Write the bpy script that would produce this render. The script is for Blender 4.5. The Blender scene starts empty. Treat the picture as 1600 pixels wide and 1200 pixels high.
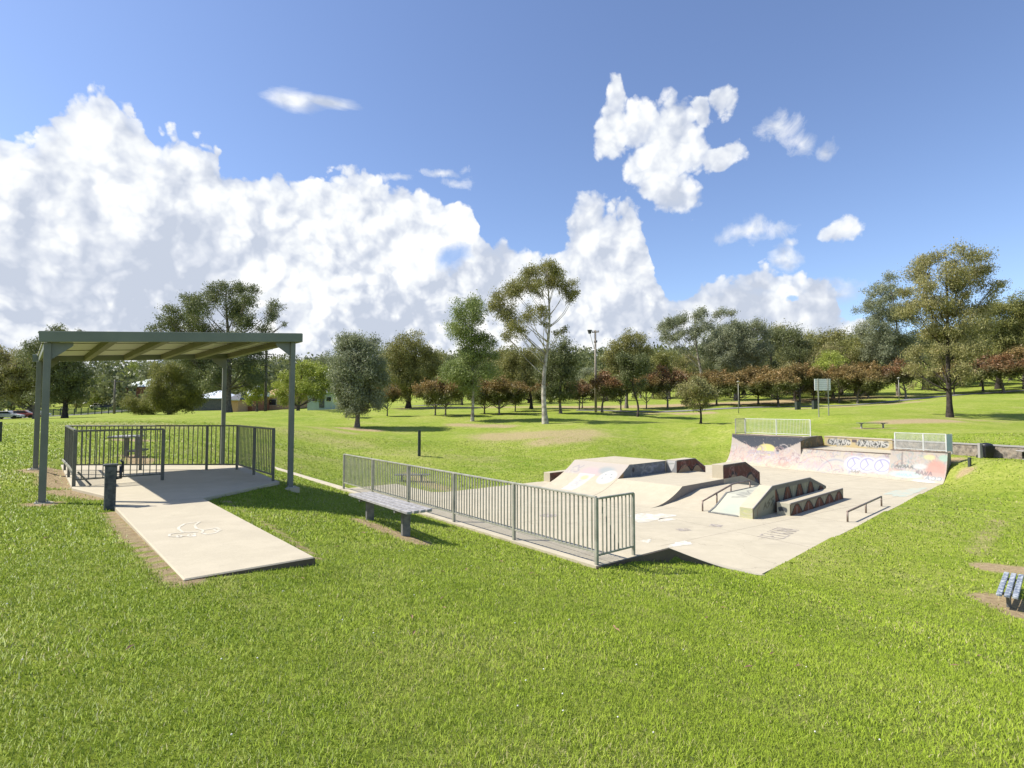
import bpy, math, random
import numpy as np
SC = bpy.context.scene
COL = SC.collection
random.seed(7)
rng = np.random.default_rng(11)

# ------------------------------------------------------------------ camera
FPX = 865.0
PITCH = math.atan(38 / 865)
CP, SP = math.cos(PITCH), math.sin(PITCH)
EYE = 1.6
cam_d = bpy.data.cameras.new("camera")
cam = bpy.data.objects.new("camera", cam_d)
COL.objects.link(cam)
cam.location = (0, 0, EYE)
cam.rotation_euler = (math.pi / 2 + PITCH, 0, 0)
cam_d.sensor_width = 36
cam_d.lens = 36 * FPX / 1600
cam_d.clip_start = 0.05
cam_d.clip_end = 3000
SC.camera = cam

# surveying helpers: a sight line of the photograph met with a level or a distance
def ray(px, py):
    x = (px - 800) / FPX; y = (600 - py) / FPX
    return (x, CP - y * SP, SP + y * CP)
def atD(px, py, D):           # D = metres below eye level
    r = ray(px, py); t = -D / r[2]
    return (r[0] * t, r[1] * t, EYE - D)
def atY(px, py, d):           # d = distance in front of the camera
    r = ray(px, py); t = d / r[1]
    return (r[0] * t, d, EYE + r[2] * t)
FX, FY, _ = atD(930.4, 883.6, 2.55)
AX, AY = 0.785, 0.6195
DECK = EYE - 2.55
FLOOR = EYE - 3.70
def PQ(p, q, z):
    return (FX + p * AX - q * AY, FY + p * AY + q * AX, z)
def toPQ(x, y):
    x = x - FX; y = y - FY
    return x * AX + y * AY, -x * AY + y * AX
FC, FS = math.cos(math.radians(4.2)), math.sin(math.radians(4.2))
def FB(u, v, h):
    return PQ(11.2 + u * FC - v * FS, 3.37 + u * FS + v * FC, FLOOR + h)

# ------------------------------------------------------------------ tagging and mesh building
def tag(o, label=None, cat=None, group=None, kind=None):
    if label: o['label'] = label
    if cat: o['category'] = cat
    if group: o['group'] = group
    if kind: o['kind'] = kind
    return o
def thing(name, loc, label, cat, group=None):
    o = bpy.data.objects.new(name, None)
    COL.objects.link(o); o.location = loc; o.empty_display_size = 0.3
    return tag(o, label, cat, group)
def worldloc(o):
    x = y = z = 0.0
    while o is not None:
        x += o.location[0]; y += o.location[1]; z += o.location[2]; o = o.parent
    return (x, y, z)
class MB:
    def __init__(s): s.v = []; s.f = []
    def add(s, vs, fs):
        n = len(s.v); s.v += [tuple(v) for v in vs]; s.f += [tuple(i + n for i in f) for f in fs]; return s
    def hexa(s, b, t):        # two quads (bottom, top)
        return s.add(list(b) + list(t), [(3, 2, 1, 0), (4, 5, 6, 7), (0, 1, 5, 4), (1, 2, 6, 5), (2, 3, 7, 6), (3, 0, 4, 7)])
    def box(s, c, sx, sy, sz, ax=(1, 0)):     # base centre, sizes, plan direction of x
        ux, uy = ax; L = math.hypot(ux, uy); ux /= L; uy /= L
        def P(a, b, z): return (c[0] + a * ux - b * uy, c[1] + a * uy + b * ux, c[2] + z)
        q = [(-sx / 2, -sy / 2), (sx / 2, -sy / 2), (sx / 2, sy / 2), (-sx / 2, sy / 2)]
        return s.hexa([P(a, b, 0) for a, b in q], [P(a, b, sz) for a, b in q])
    def bar(s, p0, p1, w, h, up=(0, 0, 1)):   # beam of section w x h
        p0 = np.array(p0, float); p1 = np.array(p1, float); d = p1 - p0; d /= np.linalg.norm(d)
        up = np.array(up, float); sd = np.cross(d, up)
        if np.linalg.norm(sd) < 1e-4: sd = np.cross(d, np.array([1.0, 0, 0]))
        sd /= np.linalg.norm(sd); up = np.cross(sd, d)
        o = [(-w / 2, -h / 2), (w / 2, -h / 2), (w / 2, h / 2), (-w / 2, h / 2)]
        return s.hexa([p0 + sd * a + up * b for a, b in o], [p1 + sd * a + up * b for a, b in o])
    def tube(s, pts, rs, n=8, cap=True):
        pts = [np.array(p, float) for p in pts]
        if not hasattr(rs, '__len__'): rs = [rs] * len(pts)
        vs = []; fs = []
        ref = None
        for i, p in enumerate(pts):
            a = pts[max(i - 1, 0)]; b = pts[min(i + 1, len(pts) - 1)]
            d = b - a; d /= max(np.linalg.norm(d), 1e-9)
            if ref is None:
                ref = np.array([1.0, 0, 0]) if abs(d[0]) < .8 else np.array([0, 1.0, 0])
            e = ref - d * ref.dot(d); e /= np.linalg.norm(e); ref = e
            g = np.cross(d, e)
            for k in range(n):
                t = 2 * math.pi * k / n
                vs.append(p + rs[i] * (math.cos(t) * e + math.sin(t) * g))
        for i in range(len(pts) - 1):
            for k in range(n):
                k2 = (k + 1) % n
                fs.append((i * n + k, i * n + k2, (i + 1) * n + k2, (i + 1) * n + k))
        if cap:
            fs.append(tuple(range(n - 1, -1, -1))); m = (len(pts) - 1) * n; fs.append(tuple(m + k for k in range(n)))
        return s.add(vs, fs)
    def prism(s, poly, z0, z1):               # plan polygon (x,y) extruded; z may be lists
        n = len(poly)
        a = z0 if hasattr(z0, '__len__') else [z0] * n; b = z1 if hasattr(z1, '__len__') else [z1] * n
        vs = [(p[0], p[1], a[i]) for i, p in enumerate(poly)] + [(p[0], p[1], b[i]) for i, p in enumerate(poly)]
        fs = [tuple(range(n - 1, -1, -1)), tuple(range(n, 2 * n))] + [(i, (i + 1) % n, n + (i + 1) % n, n + i) for i in range(n)]
        return s.add(vs, fs)
    def sweep(s, A, B):                       # two matching closed 3-D outlines joined
        n = len(A)
        return s.add(list(A) + list(B), [tuple(range(n - 1, -1, -1)), tuple(range(n, 2 * n))] + [(i, (i + 1) % n, n + (i + 1) % n, n + i) for i in range(n)])
    def ball(s, c, rx, ry, rz, n=10, m=7):
        vs = []; fs = []
        for i in range(m + 1):
            t = math.pi * i / m
            for k in range(n):
                a = 2 * math.pi * k / n
                vs.append((c[0] + rx * math.sin(t) * math.cos(a), c[1] + ry * math.sin(t) * math.sin(a), c[2] + rz * math.cos(t)))
        for i in range(m):
            for k in range(n):
                fs.append((i * n + k, (i + 1) * n + k, (i + 1) * n + (k + 1) % n, i * n + (k + 1) % n))
        return s.add(vs, fs)
    def build(s, name, mat, parent=None, smooth=False, bevel=0.0):
        w = worldloc(parent) if parent is not None else (0, 0, 0)
        me = bpy.data.meshes.new(name)
        me.from_pydata([(v[0] - w[0], v[1] - w[1], v[2] - w[2]) for v in s.v], [], s.f)
        me.materials.append(mat)
        if smooth:
            me.polygons.foreach_set('use_smooth', [True] * len(me.polygons))
        me.update()
        import bmesh
        bm = bmesh.new(); bm.from_mesh(me); bmesh.ops.recalc_face_normals(bm, faces=bm.faces)
        if bevel > 0:
            try:
                bmesh.ops.bevel(bm, geom=[e for e in bm.edges if len(e.link_faces) == 2 and e.calc_face_angle(0) > 0.6], offset=bevel, segments=1, affect='EDGES', clamp_overlap=True)
            except Exception: pass
        bm.to_mesh(me); bm.free()
        o = bpy.data.objects.new(name, me); COL.objects.link(o)
        if parent is not None: o.parent = parent
        return o
def npmesh(name, V, F, mat, parent=None, smooth=False, attrs=None, k=4):
    """V (n,3), F (m,k) numpy arrays"""
    w = worldloc(parent) if parent is not None else (0, 0, 0)
    me = bpy.data.meshes.new(name)
    V = np.asarray(V, np.float32) - np.array(w, np.float32)
    me.vertices.add(len(V)); me.vertices.foreach_set('co', V.ravel())
    F = np.asarray(F, np.int32)
    me.loops.add(F.size); me.loops.foreach_set('vertex_index', F.ravel())
    me.polygons.add(len(F))
    me.polygons.foreach_set('loop_start', np.arange(len(F), dtype=np.int32) * F.shape[1])
    me.polygons.foreach_set('loop_total', np.full(len(F), F.shape[1], np.int32))
    if smooth: me.polygons.foreach_set('use_smooth', np.ones(len(F), bool))
    me.materials.append(mat)
    for an, (typ, arr) in (attrs or {}).items():
        at = me.attributes.new(an, typ, 'POINT')
        if typ == 'FLOAT': at.data.foreach_set('value', np.asarray(arr, np.float32).ravel())
        else:
            c = np.ones((len(V), 4), np.float32); c[:, :3] = arr
            at.data.foreach_set('color', c.ravel())
    me.update(calc_edges=True); me.validate()
    o = bpy.data.objects.new(name, me); COL.objects.link(o)
    if parent is not None: o.parent = parent
    return o
def copy_tree(o, parent=None):
    c = o.copy(); COL.objects.link(c)
    if parent is not None: c.parent = parent
    for ch in list(o.children): copy_tree(ch, c)
    return c

# ------------------------------------------------------------------ materials
class NT:
    def __init__(s, tree): s.t = tree; s.n = tree.nodes; s.l = tree.links
    def node(s, typ, **kw):
        n = s.n.new(typ)
        for k, v in kw.items():
            if k == 'inp':
                for a, b in v.items():
                    if hasattr(b, 'is_output') or isinstance(b, bpy.types.NodeSocket): s.l.new(b, n.inputs[a])
                    else: n.inputs[a].default_value = b
            else: setattr(n, k, v)
        return n
    def math(s, op, a, b=None, c=None, clamp=False):
        n = s.n.new('ShaderNodeMath'); n.operation = op; n.use_clamp = clamp
        for i, x in enumerate((a, b, c)):
            if x is None: continue
            if isinstance(x, bpy.types.NodeSocket): s.l.new(x, n.inputs[i])
            else: n.inputs[i].default_value = x
        return n.outputs[0]
    def noise(s, vec, scale, detail=4, rough=.55, dist=0.0, out='Fac'):
        n = s.node('ShaderNodeTexNoise', inp={'Scale': scale, 'Detail': detail, 'Roughness': rough, 'Distortion': dist})
        if vec is not None: s.l.new(vec, n.inputs['Vector'])
        return n.outputs[out]
    def ramp(s, fac, stops, interp='LINEAR'):
        n = s.n.new('ShaderNodeValToRGB'); r = n.color_ramp; r.interpolation = interp
        while len(r.elements) > 1: r.elements.remove(r.elements[-1])
        for i, (p, c) in enumerate(stops):
            e = r.elements[0] if i == 0 else r.elements.new(p)
            e.position = p
            if not hasattr(c, '__len__'): c = (c, c, c)
            e.color = (*c, 1)
        s.l.new(fac, n.inputs[0]); return n.outputs[0]
    def mix(s, fac, a, b, mode='MIX'):
        n = s.n.new('ShaderNodeMix'); n.data_type = 'RGBA'; n.blend_type = mode
        for i, x in ((0, fac), (6, a), (7, b)):
            if isinstance(x, bpy.types.NodeSocket): s.l.new(x, n.inputs[i])
            elif i == 0: n.inputs[0].default_value = x
            else: n.inputs[i].default_value = (*x, 1)
        return n.outputs[2]
def newmat(name):
    m = bpy.data.materials.new(name); m.use_nodes = True
    t = NT(m.node_tree); b = m.node_tree.nodes['Principled BSDF']
    return m, t, b
def coords(t): return t.node('ShaderNodeTexCoord').outputs['Object']
def geopos(t): return t.node('ShaderNodeNewGeometry').outputs['Position']
def simple(name, c1, c2, scale=3.0, rough=.6, metal=0.0, detail=6, bump=0.0, bscale=40, lo=.35, hi=.65, spec=.4):
    m, t, b = newmat(name)
    v = geopos(t)
    n = t.noise(v, scale, detail, .6)
    t.l.new(t.ramp(n, [(lo, c1), (hi, c2)]), b.inputs['Base Color'])
    b.inputs['Roughness'].default_value = rough; b.inputs['Metallic'].default_value = metal
    b.inputs['Specular IOR Level'].default_value = spec
    if bump > 0:
        bn = t.node('ShaderNodeBump', inp={'Strength': bump, 'Distance': .02, 'Height': t.noise(v, bscale, 5, .6)})
        t.l.new(bn.outputs[0], b.inputs['Normal'])
    return m
M = {}
M['green_steel'] = simple('green_painted_steel', (.14, .16, .125), (.17, .19, .15), 2, .45)
M['post_steel'] = simple('post_steel', (.13, .14, .12), (.17, .18, .155), 3, .45)
M['grey_steel'] = simple('dark_grey_steel', (.095, .098, .078), (.14, .14, .115), 6, .5)
M['galv'] = simple('galvanised_steel', (.25, .25, .205), (.38, .37, .31), 5, .5, .1, bump=.1)
M['galv_pale'] = simple('pale_mesh_steel', (.5, .52, .5), (.62, .63, .6), 5, .5, .1)
M['sheet'] = simple('cream_roof_sheet', (.50, .49, .42), (.56, .55, .47), 1, .5)
M['purlin'] = simple('painted_purlin', (.13, .125, .08), (.17, .16, .10), 2, .6)
M['rail_steel'] = simple('worn_rail_steel', (.16, .12, .10), (.28, .22, .18), 8, .45, .3)
M['plank'] = simple('weathered_grey_plank', (.2, .195, .19), (.36, .35, .34), 9, .75, bump=.3, bscale=25)
M['litter'] = simple('dry_fallen_leaf', (.16, .09, .05), (.36, .24, .13), 30, .8)
M['bench_paint'] = simple('chipped_blue_paint_plank', (.09, .12, .17), (.42, .44, .45), 16, .7, detail=8, lo=.42, hi=.60)
M['leg_dark'] = simple('dark_bench_leg', (.10, .105, .10), (.2, .2, .19), 8, .7)
M['timber'] = simple('dark_timber_post', (.035, .042, .045), (.11, .12, .115), 12, .8, bump=.4, bscale=30)
M['dark_post'] = simple('dark_post', (.025, .035, .03), (.06, .07, .06), 6, .7)
M['pole_wood'] = simple('pale_pole_timber', (.22, .19, .15), (.34, .3, .24), 4, .85)
M['black'] = simple('black_plastic', (.01, .011, .013), (.02, .022, .025), 6, .4)
M['white_board'] = simple('white_signboard', (.7, .72, .74), (.76, .77, .78), 3, .6)
M['board_dark'] = simple('signboard_frame', (.22, .24, .25), (.28, .29, .3), 3, .6)
M['lamp'] = simple('lamp_housing', (.05, .055, .06), (.09, .09, .1), 3, .5)
M['cable'] = simple('power_cable', (.03, .03, .035), (.05, .05, .05), 3, .6)
M['chalk'] = simple('chalk_white_paint', (.46, .42, .33), (.56, .54, .48), 5, .9, lo=.42, hi=.60)
M['ink'] = simple('spray_ink', (.22, .19, .18), (.45, .40, .33), 10, .9)
M['emblem'] = simple('worn_white_path_paint', (.45, .405, .305), (.55, .51, .42), 18, .9, lo=.35, hi=.6)
M['ink_teal'] = simple('faded_teal_spray', (.36, .42, .36), (.45, .41, .31), 3, .9, lo=.38, hi=.6)
M['wall_render'] = simple('cream_render', (.5, .42, .3), (.6, .5, .36), 1, .8)
M['brick'] = simple('red_brick', (.3, .12, .07), (.42, .19, .11), 5, .85)
M['brick_tan'] = simple('orange_brick', (.5, .3, .17), (.62, .4, .24), 5, .85)
M['blue_wall'] = simple('pale_blue_cladding', (.35, .45, .47), (.42, .52, .54), 2, .7)
M['roof_pale'] = simple('pale_metal_roof', (.5, .56, .5), (.62, .67, .6), 1, .5)
M['roof_white'] = simple('white_metal_roof', (.62, .68, .74), (.72, .77, .82), 1, .5)
M['roof_dark'] = simple('dark_tile_roof', (.07, .08, .09), (.12, .12, .12), 2, .7)
M['glass'] = simple('dark_window_glass', (.02, .025, .03), (.05, .06, .07), 1, .12, spec=.8)
M['tyre'] = simple('tyre_rubber', (.015, .015, .015), (.03, .03, .03), 10, .8)
M['bark_white'] = simple('white_gum_bark', (.20, .17, .13), (.50, .46, .39), 2.6, .8, bump=.3, lo=.36, hi=.6)
M['bark_grey'] = simple('grey_brown_bark', (.1, .085, .07), (.22, .19, .16), 4, .9, bump=.5, bscale=15)
M['bark_dark'] = simple('dark_furrowed_bark', (.02, .017, .015), (.07, .055, .045), 5, .95, bump=.5, bscale=12)
M['road'] = simple('asphalt', (.16, .155, .15), (.22, .215, .2), 2, .9)
def carpaint(n, c):
    m, t, b = newmat(n); b.inputs['Base Color'].default_value = (*c, 1); b.inputs['Roughness'].default_value = .25
    v = geopos(t); t.l.new(t.mix(t.noise(v, 3), c, tuple(x * .85 for x in c)), b.inputs['Base Color'])
    return m

# concrete: warm, stained, with cracks and saw-cut joints
def concrete(name, base=(.445, .395, .29), dark=(.35, .31, .225), joint=0.0, dirt=.5, attr=False):
    m, t, b = newmat(name)
    v = geopos(t)
    big = t.noise(v, .35, 5, .6, .3); mid = t.noise(v, 2.2, 7, .65); fine = t.noise(v, 60, 4, .7)
    c = t.mix(t.math('MULTIPLY', t.ramp(big, [(.35, 0), (.7, 1)]), dirt), base, dark)
    c = t.mix(t.math('MULTIPLY', t.ramp(mid, [(.45, 0), (.62, 1)]), .45), c, tuple(min(1, x * 1.14 + .01) for x in base))
    st = t.noise(v, 1.1, 8, .7, 1.2)
    c = t.mix(t.math('MULTIPLY', t.ramp(st, [(.60, 0), (.68, 1)]), .35), c, tuple(x * .62 for x in base))
    c = t.mix(.2, c, t.ramp(fine, [(.3, tuple(x * .6 for x in base)), (.7, tuple(min(1, x * 1.3) for x in base))]))
    if joint:
        w = t.node('ShaderNodeTexVoronoi', feature='DISTANCE_TO_EDGE', inp={'Scale': .22, 'Randomness': 1.0})
        mp = t.node('ShaderNodeVectorMath', operation='ADD'); t.l.new(v, mp.inputs[0])
        t.l.new(t.noise(v, 1.5, 6, .6, out='Color'), mp.inputs[1]); t.l.new(mp.outputs[0], w.inputs['Vector'])
        cr = t.ramp(w.outputs['Distance'], [(0.0, 1), (.0035, 0)])
        c = t.mix(t.math('MULTIPLY', cr, joint), c, (.12, .1, .08))
        sp_ = t.node('ShaderNodeSeparateXYZ', inp={0: v})
        for (ca_, sa_, per, of) in ((.826, .564, 4.2, 1.3), (-.564, .826, 3.6, .4)):
            q_ = t.math('ADD', t.math('ADD', t.math('MULTIPLY', sp_.outputs[0], ca_), t.math('MULTIPLY', sp_.outputs[1], sa_)), 200 + of)
            m_ = t.math('ABSOLUTE', t.math('SUBTRACT', t.math('MODULO', q_, per), per / 2))
            c = t.mix(t.math('MULTIPLY', t.math('LESS_THAN', m_, .013), .6), c, (.17, .14, .11))
        sk = t.node('ShaderNodeMapping', inp={'Vector': v, 'Scale': (.25, 2.2, 1), 'Rotation': (0, 0, .9)})
        c = t.mix(t.math('MULTIPLY', t.ramp(t.noise(sk.outputs[0], 1.3, 7, .7, .5), [(.55, 0), (.7, 1)]), .35), c, (.27, .235, .19))
    if attr:
        a = t.node('ShaderNodeAttribute', attribute_name='paint')
        w = t.node('ShaderNodeAttribute', attribute_name='amount')
        wn = t.math('MULTIPLY', w.outputs['Fac'], t.ramp(t.noise(v, 9, 5, .65), [(.25, .62), (.42, 1)]))
        pc = t.mix(1.0, a.outputs['Color'], (.70, .69, .67), 'MULTIPLY')
        c = t.mix(wn, c, pc)
    t.l.new(c, b.inputs['Base Color'])
    b.inputs['Roughness'].default_value = .85
    b.inputs['Specular IOR Level'].default_value = .3
    bn = t.node('ShaderNodeBump', inp={'Strength': .25, 'Distance': .01, 'Height': t.noise(v, 35, 6, .7)})
    t.l.new(bn.outputs[0], b.inputs['Normal'])
    return m
M['concrete'] = concrete('skate_park_concrete', joint=.35)
M['slab'] = concrete('path_concrete', (.44, .39, .285), (.355, .31, .23))
M['conc_dirt_shade'] = concrete('dirt_and_shade_concrete', (.13, .10, .075), (.07, .055, .042), dirt=.9)
M['conc_grey'] = concrete('grey_concrete', (.33, .31, .29), (.22, .21, .2))
M['conc_painted'] = concrete('graffitied_concrete', attr=True)
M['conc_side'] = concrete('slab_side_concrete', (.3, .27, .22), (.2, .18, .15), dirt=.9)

def stone_wall_mat():
    m, t, b = newmat('bluestone_rubble')
    v = geopos(t)
    vo = t.node('ShaderNodeTexVoronoi', inp={'Scale': 4.6, 'Randomness': 1.0}); t.l.new(v, vo.inputs['Vector'])
    c = t.ramp(t.node('ShaderNodeSeparateColor', inp={0: vo.outputs['Color']}).outputs[0], [(0, (.07, .06, .055)), (.4, (.15, .125, .10)), (.7, (.27, .21, .15)), (1, (.36, .30, .24))])
    e = t.node('ShaderNodeTexVoronoi', feature='DISTANCE_TO_EDGE', inp={'Scale': 4.6, 'Randomness': 1.0}); t.l.new(v, e.inputs['Vector'])
    c = t.mix(t.ramp(e.outputs['Distance'], [(0, 1), (.06, 0)]), c, (.25, .22, .18))
    c = t.mix(.5, c, t.ramp(t.noise(v, 7, 7, .7), [(.35, (.06, .05, .045)), (.65, (.42, .36, .29))]))
    t.l.new(c, b.inputs['Base Color']); b.inputs['Roughness'].default_value = .9
    return m
M['stone'] = stone_wall_mat()

def leaf_mat(name, dark, light, tint=None, trans=.3, under=None):
    m, t, b = newmat(name)
    dark = tuple(x * 1.55 for x in dark); light = tuple(x * 1.45 for x in light); tint = tuple(x * 1.25 for x in tint)
    a = t.node('ShaderNodeAttribute', attribute_name='v')
    v = coords(t)
    n = t.noise(v, .35, 3, .5)
    f = t.math('ADD', t.math('MULTIPLY', a.outputs['Fac'], .78), t.math('MULTIPLY', n, .28))
    stops = [(.12, dark), (.62, light)]
    if tint: stops.append((.93, tint))
    c = t.ramp(f, stops)
    if under:      # autumn colour has reached the top leaves first; lower leaves are still green
        z = t.node('ShaderNodeSeparateXYZ', inp={0: v}).outputs[2]
        k = t.math('MULTIPLY_ADD', t.noise(v, 1.1, 4, .6), 1.6, t.math('SUBTRACT', 2.15, z))
        c = t.mix(t.ramp(k, [(.0, 0), (.75, 1)]), c, t.ramp(f, [(.12, tuple(x * .5 for x in under)), (.7, under)]))
    t.l.new(c, b.inputs['Base Color']); b.inputs['Roughness'].default_value = .5
    b.inputs['Specular IOR Level'].default_value = .35
    tr = t.node('ShaderNodeBsdfTranslucent'); t.l.new(c, tr.inputs[0])
    mx = t.node('ShaderNodeMixShader'); mx.inputs[0].default_value = trans
    t.l.new(b.outputs[0], mx.inputs[1]); t.l.new(tr.outputs[0], mx.inputs[2])
    t.l.new(mx.outputs[0], m.node_tree.nodes['Material Output'].inputs[0])
    return m
LM = {
    'olive': leaf_mat('olive_gum_leaves', (.085, .088, .024), (.19, .185, .058), (.30, .27, .11)),
    'green': leaf_mat('fresh_gum_leaves', (.08, .105, .03), (.185, .225, .07), (.28, .30, .13)),
    'grey': leaf_mat('grey_gum_leaves', (.09, .105, .052), (.21, .225, .135), (.33, .33, .22)),
    'dark': leaf_mat('dark_gum_leaves', (.05, .06, .022), (.125, .14, .055), (.21, .22, .10)),
    'tan': leaf_mat('tan_flowering_leaves', (.10, .10, .036), (.25, .235, .095), (.40, .32, .17)),
    'yellow': leaf_mat('yellow_green_leaves', (.11, .14, .022), (.28, .32, .058), (.40, .40, .10)),
    'red': leaf_mat('autumn_red_leaves', (.07, .06, .026), (.19, .11, .05), (.32, .12, .055), under=(.14, .15, .05)),
    'rust': leaf_mat('autumn_rust_leaves', (.08, .065, .022), (.22, .155, .055), (.34, .19, .075), under=(.17, .19, .055)),
    'bush': leaf_mat('olive_bush_leaves', (.08, .09, .024), (.20, .20, .058), (.30, .28, .10)),
}
SKYTINT = (1.08, 1.16, 1.30); EXPO = 0.61
# ------------------------------------------------------------------ terrain
CT = []   # x, y, z
def cD(px, py, D): CT.append(atD(px, py, D))
def cY(px, py, d): CT.append(atY(px, py, d))
for a in [(30, 1190, 1.60), (300, 1190, 1.62), (560, 1190, 1.66), (800, 1190, 1.75), (1050, 1190, 1.86), (1300, 1190, 1.98), (1600, 1190, 2.15),
          (20, 1000, 1.58), (300, 1000, 1.62), (500, 1000, 1.70), (700, 1000, 1.85), (930, 1000, 2.12), (1200, 1000, 2.62), (1450, 1000, 3.15), (1600, 1040, 3.0),
          (287, 912, 1.66), (492, 884, 1.72), (400, 800, 1.68), (230, 850, 1.60), (150, 800, 1.60), (62, 790, 1.60), (0, 860, 1.58), (0, 760, 1.50),
          (120, 770, 1.58), (52, 736, 1.44), (454, 766, 1.72), (335, 716, 1.44), (470, 790, 1.9), (560, 800, 2.05), (600, 830, 2.02), (640, 845, 2.05),
          (560, 860, 1.88), (760, 880, 2.12), (850, 870, 2.38),
          (1590, 960, 3.7), (1500, 880, 3.72), (1400, 850, 3.78), (1540, 800, 3.74), (1250, 920, 3.6), (1600, 860, 3.66),
          (1560, 745, 3.4), (1600, 770, 3.5), (1500, 745, 3.45),
          (430, 732, 2.50), (500, 744, 2.55), (410, 722, 2.4), (500, 720, 2.7), (470, 700, 2.5), (560, 720, 3.1),
          (700, 735, 3.55), (620, 735, 3.35), (800, 735, 3.55), (900, 735, 3.6), (1000, 725, 3.55), (1060, 720, 3.5), (1110, 715, 3.35),
          (655, 711, 2.95), (720, 700, 2.85), (820, 700, 2.9), (860, 690, 2.5), (930, 700, 2.8), (1010, 690, 2.6), (1110, 690, 2.6), (700, 672, 2.0),
          (620, 690, 2.5), (560, 690, 2.35), (480, 680, 1.9), (420, 690, 1.9),
          (235, 715, 1.46), (120, 712, 1.46), (20, 715, 1.42), (180, 690, 1.25), (0, 690, 1.35), (300, 690, 1.4), (350, 700, 1.6),
          (200, 655, .78), (300, 654, .75), (100, 657, .85), (0, 664, 1.25), (380, 657, .95), (450, 660, 1.4), (500, 652, 1.1)]:
    cD(*a)
for a in [(40, 654, 97), (110, 649, 100), (190, 648, 100), (300, 646, 100), (400, 646, 85), (356, 646, 80), (480, 644, 70), (520, 648, 62), (560, 640, 85), (620, 636, 95),
          (558, 668, 52), (604, 650, 66), (640, 635, 90), (686, 651, 62), (738, 658, 58), (770, 647, 68), (852, 662, 54), (872, 650, 62), (930, 644, 68),
          (950, 657, 56), (996, 649, 66), (1043, 639, 76), (1095, 661, 48), (1000, 668, 48), (1150, 636, 74), (1215, 636, 74), (1280, 650, 52), (1320, 630, 78), (1311, 626, 80), (1415, 623, 78),
          (1484, 652, 50), (1360, 668, 42), (1250, 660, 46), (1170, 662, 44), (1430, 668, 40), (1560, 662, 44), (1600, 645, 52), (1480, 632, 62), (1550, 618, 74), (1600, 616, 74),
          (1500, 600, 105), (1600, 592, 105), (1350, 610, 110), (1200, 616, 110), (1080, 620, 110), (950, 623, 115), (830, 628, 115), (720, 630, 115), (640, 628, 125), (560, 634, 125),
          (0, 650, 130), (100, 636, 160), (200, 630, 170), (300, 630, 160), (420, 632, 150),
          (1600, 560, 200), (1300, 575, 200), (1000, 590, 200), (700, 600, 200), (400, 600, 230), (100, 600, 250),
          (1600, 706, 25.2), (1540, 703, 27.2), (1500, 701, 28.6)]:
    cY(*a)
# behind the retaining wall of the park (upper ground) and behind the quarter pipe
for px, py, D in [(1330, 680, 1.85), (1420, 684, 1.86), (1500, 690, 1.86), (1590, 695, 1.86), (1240, 672, 1.95), (1180, 672, 2.1)]: cD(px, py, D)
for px, D, d in [(1500, 2.6, 27.9), (1560, 2.5, 26.6), (1600, 2.45, 25.4)]:
    CT.append(((px - 800) / FPX * d, d, EYE - D))
# rim of the skate park
def rim(p, q, D): CT.append(PQ(p, q, EYE - D))
for q in (-.1, 2, 4, 6, 8, 10.5): rim(-.25, q, 2.58)
for q in (12.5, 15, 18): rim(-.2, q, 2.58)
rim(-.2, -.6, 2.62); rim(1, -.35, 2.68); rim(1.9, -.3, 2.80); rim(2.7, -.25, 2.95); rim(3.4, -.2, 3.13); rim(4.4, -.2, 3.45); rim(5.6, -.15, 3.7)
for p in (7.5, 10, 12.5, 15, 17.3, 20, 23, 25.8): rim(p, .1 + (p - 5.7) * .0935 - .35, 3.67)
for p in (7.5, 10, 12.5, 15, 18, 21, 24): rim(p, 15.2, 3.71)
rim(5.2, 18.7, 3.7); rim(3.5, 18.7, 3.65); rim(5.9, 16.5, 3.7); rim(1.5, 14, 3.2); rim(1.5, 17.5, 3.1)
for p, q in [(8, 3), (8, 8), (14, 4), (14, 10), (20, 4), (20, 10), (25, 6), (25, 11), (6.5, 6), (5, 14)]: rim(p, q, 3.73)
for q in (1, 4, 7, 10): rim(1.0, q, 2.62); rim(3.3, q, 3.2)
# behind and beside the camera, and far away
CT += [(0, -8, .15), (-12, -6, .35), (12, -8, -.9), (30, -4, -2.4), (-30, 0, .6), (0, -60, .8), (-80, -40, 1.5), (80, -40, -2), (40, 20, -2.0), (34, 8, -2.6),
       (-40, 30, .5), (-70, 60, -.1), (-130, 100, -.6), (120, 60, 6), (200, 100, 22), (-200, 100, 2), (-300, 300, 16), (0, 420, 30), (300, 300, 42), (420, 0, 20), (-420, 0, 6), (0, -300, 3), (160, 420, 40), (-160, 420, 26)]
CT = np.array(CT, float)
def _k(r2): return 0.5 * r2 * np.log(r2 + 1e-6)
def _dist2(X, Y): return (X[:, None] - CT[None, :, 0]) ** 2 + (Y[:, None] - CT[None, :, 1]) ** 2
_n = len(CT)
_K = _k(_dist2(CT[:, 0], CT[:, 1])) + np.eye(_n) * 4.0
_P = np.c_[np.ones(_n), CT[:, 0], CT[:, 1]]
_A = np.block([[_K, _P], [_P.T, np.zeros((3, 3))]])
_W = np.linalg.solve(_A, np.r_[CT[:, 2], 0, 0, 0])
def H(x, y):
    x = np.atleast_1d(np.asarray(x, float)); y = np.atleast_1d(np.asarray(y, float))
    out = np.empty(len(x))
    for i in range(0, len(x), 20000):
        X, Y = x[i:i + 20000], y[i:i + 20000]
        out[i:i + 20000] = _k(_dist2(X, Y)) @ _W[:_n] + _W[_n] + _W[_n + 1] * X + _W[_n + 2] * Y
    return out
def h1(x, y): return float(H([x], [y])[0])

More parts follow.
